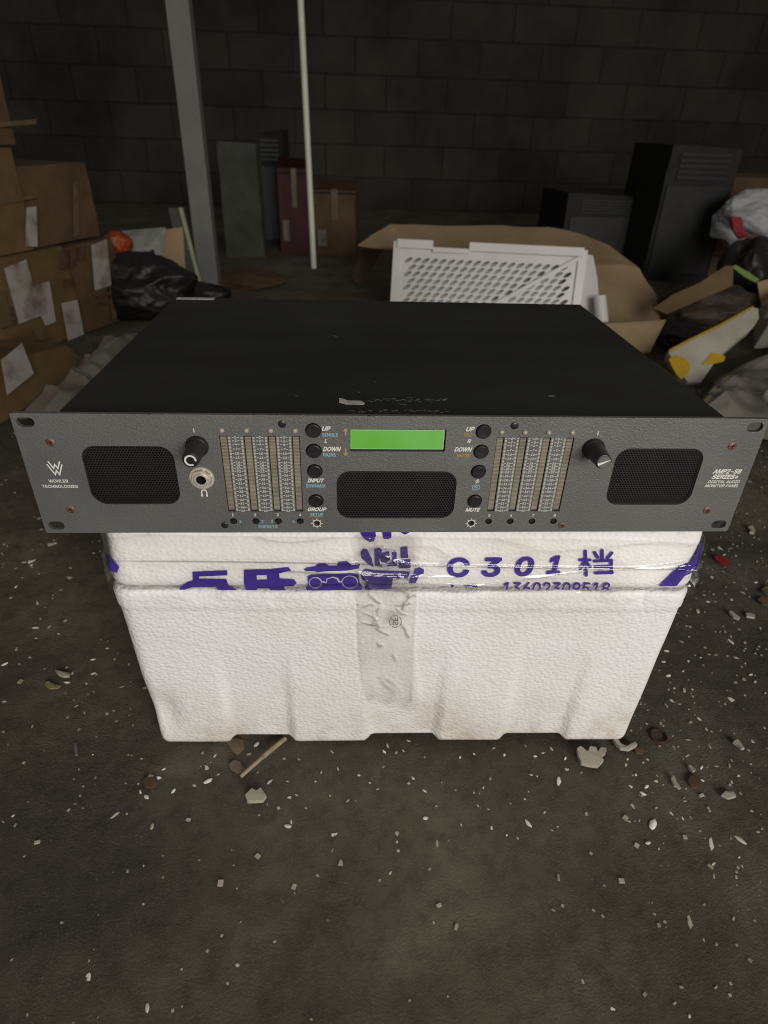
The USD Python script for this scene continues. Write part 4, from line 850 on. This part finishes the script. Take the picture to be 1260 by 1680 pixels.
bar3(k1 - ez * 0.01, k1 + ez * Hc, 0.022, 0.016, 'corner_post'); bar3(k0 - ez * 0.01, k0 + ez * Hc, 0.02, 0.014, 'corner_post')
bar3(k1 + ez * 0.005 - en * 0.006, k1 - ex * 0.235 + ez * 0.15 - en * 0.006, 0.010, 0.010, 'diagonal_rib')
q0 = at_y(984, 486, 1.36); q1 = at_y(988, 530, 1.33)
obj('handle', cylinder(0.017, segment=[q0, q1], sections=14), M['crate'], CR, smooth=40)

# right-hand clutter
floor_box('dark_cabinet', 1052, 1152, 458, 0.35, 0.46, 'dark_box', 'near-black cabinet standing behind the heap on the right', 'cabinet', 0.0, detail='cabinet')
floor_box('grey_housing', 915, 1050, 436, 0.4, 0.27, 'dark_box', 'dark grey housing left of the near-black cabinet', 'housing', 0.0, detail='cabinet')
solo('cardboard_strip', slab([(1072, 505), (1105, 482), (1150, 462), (1190, 436), (1203, 436), (1203, 468), (1150, 490), (1095, 515)], at_y(1140, 480, 1.39), (-0.2, -1, 0.5), 0.006, 0.014), M['card'], 'brown cardboard strip sloping up in front of the cabinet', 'cardboard')
solo('cardboard_flap', slab([(1165, 418), (1200, 405), (1235, 384), (1300, 400), (1300, 440), (1240, 420), (1205, 432), (1180, 425)], at_y(1220, 410, 1.75), (-0.2, -1, 0.6), 0.006, 0.02), M['card_dark'], 'crumpled brown cardboard flap on top of the right-hand heap', 'cardboard')
solo('cardboard_piece', slab([(1243, 462), (1310, 445), (1310, 560), (1258, 530), (1250, 500)], at_y(1255, 500, 1.42), (-0.3, -1, 0.3), 0.006, 0.012), M['card_pale'], 'pale cardboard piece at the heap\'s outer edge beside the black bag', 'cardboard')
def heap(px, py, yy, rad, sd, mat, name, lab, cat, zc=None):
    c_ = at_y(px, py, yy); c_[2] = rad[2] * 0.6 if zc is None else zc
    solo(name, blob(c_, rad, sd, 0.55), M[mat], lab, cat, smooth=70)
heap(1165, 522, 1.50, (0.15, 0.11, 0.075), 12, 'brown_bag', 'rag_bundle', 'dark brown rag bundle between the cardboard and the foam slab', 'rags')
heap(1222, 478, 1.60, (0.085, 0.09, 0.15), 14, 'black_bag', 'black_bag', 'black bag under the green strap on the right', 'bag')
heap(1112, 562, 1.26, (0.06, 0.08, 0.05), 15, 'black_bag', 'black_bag', 'small black bag beside the end of the foam slab', 'bag')
solo('green_strap', slab([(1200, 437), (1207, 434), (1230, 447), (1246, 458), (1240, 463), (1222, 454)], at_y(1220, 447, 1.42), (0, -1, 0.3), 0.004), M['green'], 'bright green strap across the black bag', 'strap')
heap(1245, 372, 2.0, (0.16, 0.12, 0.10), 17, 'white_cloth', 'white_sack', 'white sack in the upper right corner beside the red cloth', 'sack', at_y(1250, 362, 2.0)[2])
solo('red_cloth', slab([(1200, 355), (1216, 355), (1222, 378), (1232, 388), (1214, 392), (1204, 378)], at_y(1215, 372, 1.85), (0, -1, 0.2), 0.01), M['red'], 'red cloth hanging beside the white sack', 'cloth')
floor_box('stacked_board', 1160, 1330, 452, 0.3, 0.36, 'card_dark', 'dark brown board stack under the white sack at the right', 'boards', 0.0)
fs = thing('foam_slab', 'off-white foam slab with two yellow patches lying on the right-hand heap', 'foam slab', (0.9, 1.15, 0))
SP = at_z(1125, 628, 0.006); SNn = (-0.1, -0.75, 1.0)
obj('slab', slab([(1097, 578), (1130, 560), (1180, 536), (1236, 504), (1244, 506), (1245, 522), (1236, 536), (1200, 566), (1175, 590), (1150, 627), (1128, 626), (1110, 600)], SP, SNn, 0.028), M['foam_plain'], fs)
so = np.array(SNn) / np.linalg.norm(SNn) * 0.0015
obj('yellow_patch', slab([(1097, 588), (1112, 582), (1128, 590), (1134, 600), (1130, 612), (1118, 622), (1110, 614), (1102, 600)], SP + so, SNn, 0.001), M['yellow'], fs)
obj('yellow_patch', slab([(1152, 598), (1168, 577), (1180, 580), (1190, 584), (1188, 592), (1172, 596)], SP + so, SNn, 0.001), M['yellow'], fs)
obj('yellow_edge', slab([(1097, 578), (1130, 560), (1180, 536), (1236, 504), (1236, 501), (1180, 532), (1130, 556), (1098, 573)], SP - so, SNn, 0.02), M['yellow'], fs)
solo('plastic_bag', crumple([at_z(1120, 700, 0.003), at_z(1330, 740, 0.003), at_z(1330, 560, 0.003), at_z(1175, 625, 0.003)], 100, 100, 0.045, 5, scale=9), M['plastic_sheet'], 'large crumpled cloudy plastic bag on the floor right of the rack unit', 'plastic bag', smooth=35)
solo('plastic_bag', crumple([at_z(1235, 575, 0.02), at_z(1340, 575, 0.02), at_z(1340, 500, 0.05), at_z(1232, 520, 0.05)], 40, 40, 0.07, 6, scale=16), M['plastic_sheet'], 'smaller crumpled plastic bag behind the large one, beside the foam slab tip', 'plastic bag', smooth=35)

# ------------------------------------------------------------------ litter on the floor
def crumb_mesh(sd, flat):
    r = np.random.default_rng(sd); m = trimesh.creation.icosphere(1); v = np.array(m.vertices)
    v = v * (1 + 0.35 * (meshkit.noise(v * 1.7 + sd, sd)[:, None] - 0.5) * 2) * np.array([1, r.uniform(0.55, 0.95), flat]); v[:, 2] -= v[:, 2].min(); return v, np.array(m.faces)
def flake_mesh(sd):
    r = np.random.default_rng(sd); n = int(r.integers(7, 11)); a = np.sort(r.uniform(0, 6.283, n)); rad = r.uniform(0.45, 1.15, n)
    p = Polygon(np.stack([np.cos(a) * rad, np.sin(a) * rad * r.uniform(0.6, 1)], 1)).buffer(0)
    if p.geom_type != 'Polygon': p = p.convex_hull
    m = trimesh.creation.extrude_polygon(p, r.uniform(0.15, 0.35), engine='earcut'); v = np.array(m.vertices); v[:, 2] *= 0.45; v[:, 2] += 0.25 * np.clip(v[:, 0] * r.uniform(-1, 1) + 0.2 * v[:, 1], 0, 1); return v, np.array(m.faces)
PROTO = [crumb_mesh(1, 0.35), crumb_mesh(3, 0.25)] + [flake_mesh(k) for k in (11, 12, 13, 14)]
def crumb(x, y, s, k=None, a=None, elong=1.0):
    v, f = PROTO[rng.integers(6) if k is None else k]; v = v * [s * elong, s, s]; a = rng.uniform(0, 6.28) if a is None else a; c_, s_ = math.cos(a), math.sin(a)
    v = np.stack([v[:, 0] * c_ - v[:, 1] * s_, v[:, 0] * s_ + v[:, 1] * c_, v[:, 2]], 1)
    path = '/World/' + numbered('/World', 'foam_crumb')
    m_ = usdkit.mesh(stage, path, (v, f), M['crumb'], smooth=50); m_.AddTranslateOp().Set(Gf.Vec3d(float(x), float(y), float(floor_height(x, y)) - s * 0.06))
    tag(m_.GetPrim(), 'small off-white foam crumb lying loose on the dirt floor', 'foam crumb', 'foam crumbs scattered on the dirt floor')
def zl(u, v): return (u * 300 / 1096, 860 + v * 460 / 1680)
def zr(u, v): return (1000 + u * 260 / 950, 860 + v * 460 / 1680)
def zd(u, v): return (180 + u * 460 / 1260, 1040 + v * 280 / 767)
def ze(u, v): return (620 + u * 460 / 1260, 1040 + v * 280 / 767)
seen = [(zl, p) for p in [(195, 262, 14), (97, 377, 10), (405, 70, 9), (366, 404, 8), (600, 118, 8), (318, 449, 9), (238, 553, 9), (207, 605, 15), (207, 655, 9), (292, 597, 7), (345, 637, 7), (168, 768, 12), (107, 815, 15), (22, 815, 14), (427, 826, 7), (640, 735, 13), (600, 685, 13), (555, 802, 11), (645, 690, 7), (705, 765, 8), (685, 800, 12), (770, 832, 13), (520, 945, 13), (398, 937, 13), (428, 878, 14), (387, 997, 8), (527, 1010, 8), (728, 967, 11), (640, 1130, 13), (402, 1153, 12), (453, 1084, 12), (440, 1045, 10), (505, 1126, 6), (610, 1095, 6), (780, 1100, 8), (770, 1140, 8), (795, 1197, 8), (575, 1270, 7), (697, 1170, 10), (765, 1373, 9), (845, 1400, 11), (555, 1374, 7), (567, 1510, 13), (498, 1565, 11), (440, 1523, 6), (752, 1545, 9), (827, 1548, 10), (895, 1502, 18), (950, 1515, 11), (877, 1632, 16), (840, 1605, 9), (1040, 1590, 11), (980, 1460, 10), (53, 1330, 6), (300, 960, 6), (575, 888, 6)]]
seen += [(zr, p) for p in [(720, 150, 12), (683, 195, 14), (565, 198, 10), (607, 332, 14), (617, 433, 9), (812, 392, 10), (805, 420, 12), (560, 443, 9), (590, 480, 7), (455, 552, 9), (463, 612, 10), (548, 628, 11), (775, 628, 16), (905, 625, 12), (640, 780, 18), (596, 778, 8), (707, 785, 10), (757, 795, 18), (805, 758, 8), (820, 832, 12), (443, 873, 10), (480, 818, 16), (325, 820, 14), (355, 900, 16), (845, 900, 12), (875, 905, 9), (870, 943, 12), (760, 940, 12), (375, 1047, 14), (480, 1097, 9), (815, 1015, 8), (933, 1010, 9), (810, 1090, 14), (540, 1152, 14), (515, 1127, 8), (587, 1217, 13), (615, 1228, 9), (673, 1220, 8), (383, 1260, 10), (473, 1283, 14), (540, 1320, 8), (605, 1320, 14), (845, 1335, 12), (870, 1280, 13), (935, 1205, 9), (780, 1495, 12), (860, 1475, 9), (855, 1418, 9), (555, 1447, 12), (645, 1440, 10), (232, 1403, 11), (100, 1435, 11), (110, 1402, 10), (285, 1532, 13), (225, 1560, 14), (205, 1605, 14), (140, 1495, 9), (420, 1578, 11), (462, 1575, 9), (560, 1525, 11), (733, 1530, 14), (610, 1495, 12), (470, 1380, 14), (403, 537, 10), (430, 703, 9)]]
seen += [(zd, p) for p in [(435, 597, 14), (472, 543, 11), (180, 633, 15), (220, 640, 10), (378, 676, 13), (137, 706, 8), (70, 665, 7), (165, 730, 16), (286, 702, 10), (440, 657, 16), (625, 535, 10), (660, 492, 13), (485, 626, 8), (718, 660, 14), (800, 655, 8), (850, 558, 6), (950, 617, 8), (1000, 525, 8), (925, 657, 7), (1025, 600, 8), (1120, 630, 8), (1168, 662, 8), (1235, 525, 12), (840, 718, 7), (1205, 690, 7), (1070, 742, 9)]]
seen += [(ze, p) for p in [(43, 497, 11), (30, 525, 9), (118, 520, 8), (138, 475, 9), (432, 533, 8), (370, 550, 7), (522, 511, 10), (570, 538, 8), (708, 545, 9), (742, 530, 10), (780, 511, 9), (843, 555, 9), (855, 604, 7), (690, 628, 7), (288, 660, 6), (158, 643, 9), (140, 665, 9), (210, 698, 9), (680, 702, 7), (1118, 582, 10), (1215, 560, 8), (1195, 572, 8), (1140, 680, 10), (1210, 680, 11), (1195, 715, 12), (1160, 628, 8), (25, 592, 8)]]
for fr, (u_, v_, dpx) in seen:
    px, py = fr(u_, v_); sc_ = {zl: 300 / 1096, zr: 260 / 950, zd: 460 / 1260, ze: 460 / 1260}[fr]
    p_ = at_z(px, py, 0.0); dist = (p_ - CAM) @ FW
    crumb(p_[0], p_[1], dpx * sc_ * dist / CF * 0.9, elong=rng.uniform(1.0, 1.7))
hubs = [(-0.24, -0.07), (-0.05, -0.10), (0.10, -0.06), (0.24, -0.09), (0.17, -0.19), (-0.16, -0.20), (0.03, -0.21)]
for _ in range(76):
    hx_, hy_ = hubs[rng.integers(len(hubs))] if rng.random() < 0.7 else (rng.uniform(-0.33, 0.33), rng.uniform(-0.24, -0.04)); x, y = hx_ + rng.normal(0, 0.032), hy_ + rng.normal(0, 0.022)
    if y > -0.01: continue
    crumb(x, y, min(0.0042, rng.lognormal(-6.5, 0.5)), elong=rng.uniform(1, 1.6))
side_hubs = [(0.33, 0.12), (0.42, 0.30), (0.36, 0.02), (0.52, 0.22), (-0.32, 0.12), (-0.36, 0.02), (-0.45, 0.30)]
for _ in range(46):
    hx_, hy_ = side_hubs[rng.integers(7)]; x, y = hx_ + rng.normal(0, 0.04), hy_ + rng.normal(0, 0.06)
    if abs(x - 0.01) < 0.225: continue
    crumb(x, y, min(0.006, rng.lognormal(-6.0, 0.45)), elong=rng.uniform(1, 1.7))
# finest grit: uncountable
gv, gf, k_ = [], [], 0
for _ in range(3800):
    if rng.random() < 0.62: x, y = rng.uniform(0.18, 0.95), rng.uniform(-0.3, 1.0)
    else: x, y = rng.uniform(-0.75, 0.6), rng.uniform(-0.3, 1.1)
    if abs(x - 0.01) < 0.215 and 0.006 < y < 0.33: continue
    s = rng.uniform(0.0004, 0.0013) if rng.random() < 0.85 else rng.uniform(0.0012, 0.0022); b_ = trimesh.creation.box([s * 2, s * rng.uniform(0.6, 2), s * 0.7])
    v_ = np.array(b_.vertices); a = rng.uniform(0, 6.28); v_[:, :2] = v_[:, :2] @ np.array([[math.cos(a), -math.sin(a)], [math.sin(a), math.cos(a)]])
    gv.append(v_ + [x, y, float(floor_height(x, y)) + s * 0.3]); gf.append(np.array(b_.faces) + k_); k_ += 8
M['grit'] = pbr('pale_grit', (0.26, 0.22, 0.16), 0.8, color2=(0.48, 0.44, 0.36), vscale=60)
solo('foam_grit', (np.vstack(gv), np.vstack(gf)), M['grit'], 'fine pale foam grit sprinkled over the dirt floor', 'grit', kind='stuff')

def floor_chip(name, pts, label, cat, mat, lift=0.003, th=0.0012, curl=0.0, seed=0):
    c2 = np.array([at_z(*p, 0.0)[:2] for p in pts]); g = Polygon(c2).buffer(0).segmentize(0.004); m_ = ext(g, th); v_ = np.array(m_.vertices)
    ctr_ = c2.mean(0); z_ = floor_height(v_[:, 0], v_[:, 1]).max() + lift * 0.3
    v_[:, 2] += z_ + curl * np.linalg.norm(v_[:, :2] - ctr_, axis=1) * meshkit.noise(np.concatenate([v_[:, :2] * 60, np.zeros((len(v_), 1))], 1), seed)
    solo(name, (v_, np.array(m_.faces)), M[mat], label, cat)
floor_chip('card_scrap', [zd(*p) for p in [(535, 590), (560, 570), (585, 575), (600, 600), (620, 615), (605, 632), (575, 628), (545, 612)]], 'brown card scrap at the foot of the straw in front of the box', 'card scrap', 'chip_brown', curl=0.2)
floor_chip('card_scrap', [zd(*p) for p in [(525, 490), (560, 470), (600, 478), (606, 515), (575, 545), (550, 525)]], 'brown card scrap tucked under the box\'s left notch', 'card scrap', 'chip_brown', curl=0.1)
S0 = at_z(*zd(590, 650), 0.0); S1 = at_z(*zd(690, 575), 0.0); S2 = at_z(*zd(790, 478), 0.0)
st = [cylinder(0.0017, segment=[S0 + [0, 0, 0.003], S1 + [0, 0, 0.007]], sections=8), cylinder(0.0021, segment=[S1 + [0, 0, 0.007], S2 + [0, 0, 0.003]], sections=8)]
solo('straw', st, M['straw'], 'dry straw poking out from under the box', 'straw', smooth=40)
floor_chip('foam_flake', [ze(*p) for p in [(890, 530), (905, 520), (940, 540), (950, 518), (975, 520), (985, 540), (1000, 520), (1022, 525), (1020, 545), (1000, 560), (1010, 580), (985, 605), (945, 600), (910, 595), (895, 560)]], 'jagged dirty foam flake in front of the box\'s right foot', 'foam flake', 'foam_plain', th=0.004, curl=0.25)
floor_chip('foam_shred', [ze(*p) for p in [(1050, 480), (1065, 475), (1090, 505), (1120, 515), (1150, 500), (1160, 512), (1125, 530), (1085, 525), (1065, 505)]], 'curled foam shred beside the box\'s right corner', 'foam shred', 'foam_plain', th=0.004, curl=0.3)
floor_chip('card_scrap', [ze(*p) for p in [(1150, 515), (1180, 512), (1198, 525), (1190, 540), (1160, 538)]], 'small orange-brown scrap past the foam shred', 'card scrap', 'card', curl=0.2)
floor_chip('dry_leaf', [zl(*p) for p in [(270, 955), (290, 940), (330, 958), (362, 970), (345, 985), (300, 985), (275, 970)]], 'dry brown leaf on the dirt left of the box', 'leaf', 'leaf', curl=0.2)
floor_chip('seed_husk', [zl(*p) for p in [(333, 880), (350, 880), (395, 890), (422, 900), (415, 915), (380, 912), (350, 900)]], 'pale yellowish husk beside the dry leaf', 'husk', 'foam_plain', th=0.003, curl=0.2)
floor_chip('grey_chip', [zl(*p) for p in [(447, 1320), (460, 1312), (467, 1340), (467, 1385), (453, 1386), (445, 1350)]], 'long grey chip left of the box\'s lower corner', 'chip', 'pillar', th=0.002)
floor_chip('brown_disc', [zl(*(900 + 40 * math.cos(a), 1550 + 32 * math.sin(a))) for a in np.arange(14) * 0.449], 'round dark brown disc on the dirt near the bottom left crumbs', 'disc', 'card_dark', th=0.002)
floor_chip('brown_disc', [zr(*(508 + 36 * math.cos(a), 1540 + 40 * math.sin(a))) for a in np.arange(14) * 0.449], 'round dark brown disc on the dirt at the lower right', 'disc', 'card_dark', th=0.002)
floor_chip('red_wrapper', [zr(*p) for p in [(612, 225), (640, 222), (675, 228), (708, 255), (690, 282), (660, 268), (630, 248)]], 'crumpled red wrapper on the dirt right of the box', 'wrapper', 'red', curl=0.3)
floor_chip('brown_rag', [zr(*p) for p in [(905, 400), (930, 380), (975, 375), (975, 455), (935, 440), (912, 425)]], 'torn brown card on the dirt at the right edge', 'card', 'chip_brown', curl=0.3)
floor_chip('brown_rag', [zr(*p) for p in [(880, 470), (905, 452), (960, 470), (960, 505), (910, 500)]], 'smaller torn brown card below the other at the right edge', 'card', 'card', curl=0.3)
for nm, pts, lab in (('foam_flake', [(830, 15), (855, 8), (875, 35), (868, 52), (840, 45), (850, 32)], 'curved foam flake under the rack unit\'s right end'), ('foam_flake', [(708, 545), (725, 542), (775, 578), (768, 588), (735, 572)], 'long thin foam flake in the right-hand litter'), ('foam_flake', [(808, 550), (835, 552), (862, 562), (862, 578), (838, 572), (815, 568)], 'stubby foam flake beside the long thin one'),
                     ('foam_flake', [(740, 1305), (765, 1290), (785, 1310), (808, 1345), (790, 1345), (770, 1325)], 'slanted foam flake at the lower right'), ('foam_flake', [(365, 1530), (382, 1515), (395, 1545), (412, 1570), (420, 1590), (385, 1570)], 'pointed foam flake in front of the right corner'), ('foam_flake', [(670, 1625), (690, 1605), (740, 1610), (755, 1635), (710, 1645)], 'broad foam flake at the lower right edge'), ('foam_flake', [(468, 1450), (485, 1452), (512, 1480), (495, 1488), (478, 1470)], 'narrow foam flake right of the box\'s foot')):
    floor_chip(nm, [zr(*p) for p in pts], lab, 'foam flake', 'foam_plain', th=0.003, curl=0.25)
for pts, lab in (([(610, 735), (640, 705), (660, 715), (680, 702), (705, 740), (690, 760), (620, 760)], 'pair of pale foam shards at the bottom centre-left'),): floor_chip('foam_flake', [zd(*p) for p in pts], lab, 'foam flake', 'foam_plain', th=0.004, curl=0.2)
tr = trimesh.creation.torus(0.0075, 0.0012, 24, 8); cR = at_z(*zr(295, 1265), 0.0); tr.apply_translation(cR + [0, 0, float(floor_height(cR[0], cR[1])) + 0.0012])
solo('rubber_ring', tr, M['maroon'], 'small dark red rubber ring on the dirt right of the box', 'rubber ring', smooth=50)
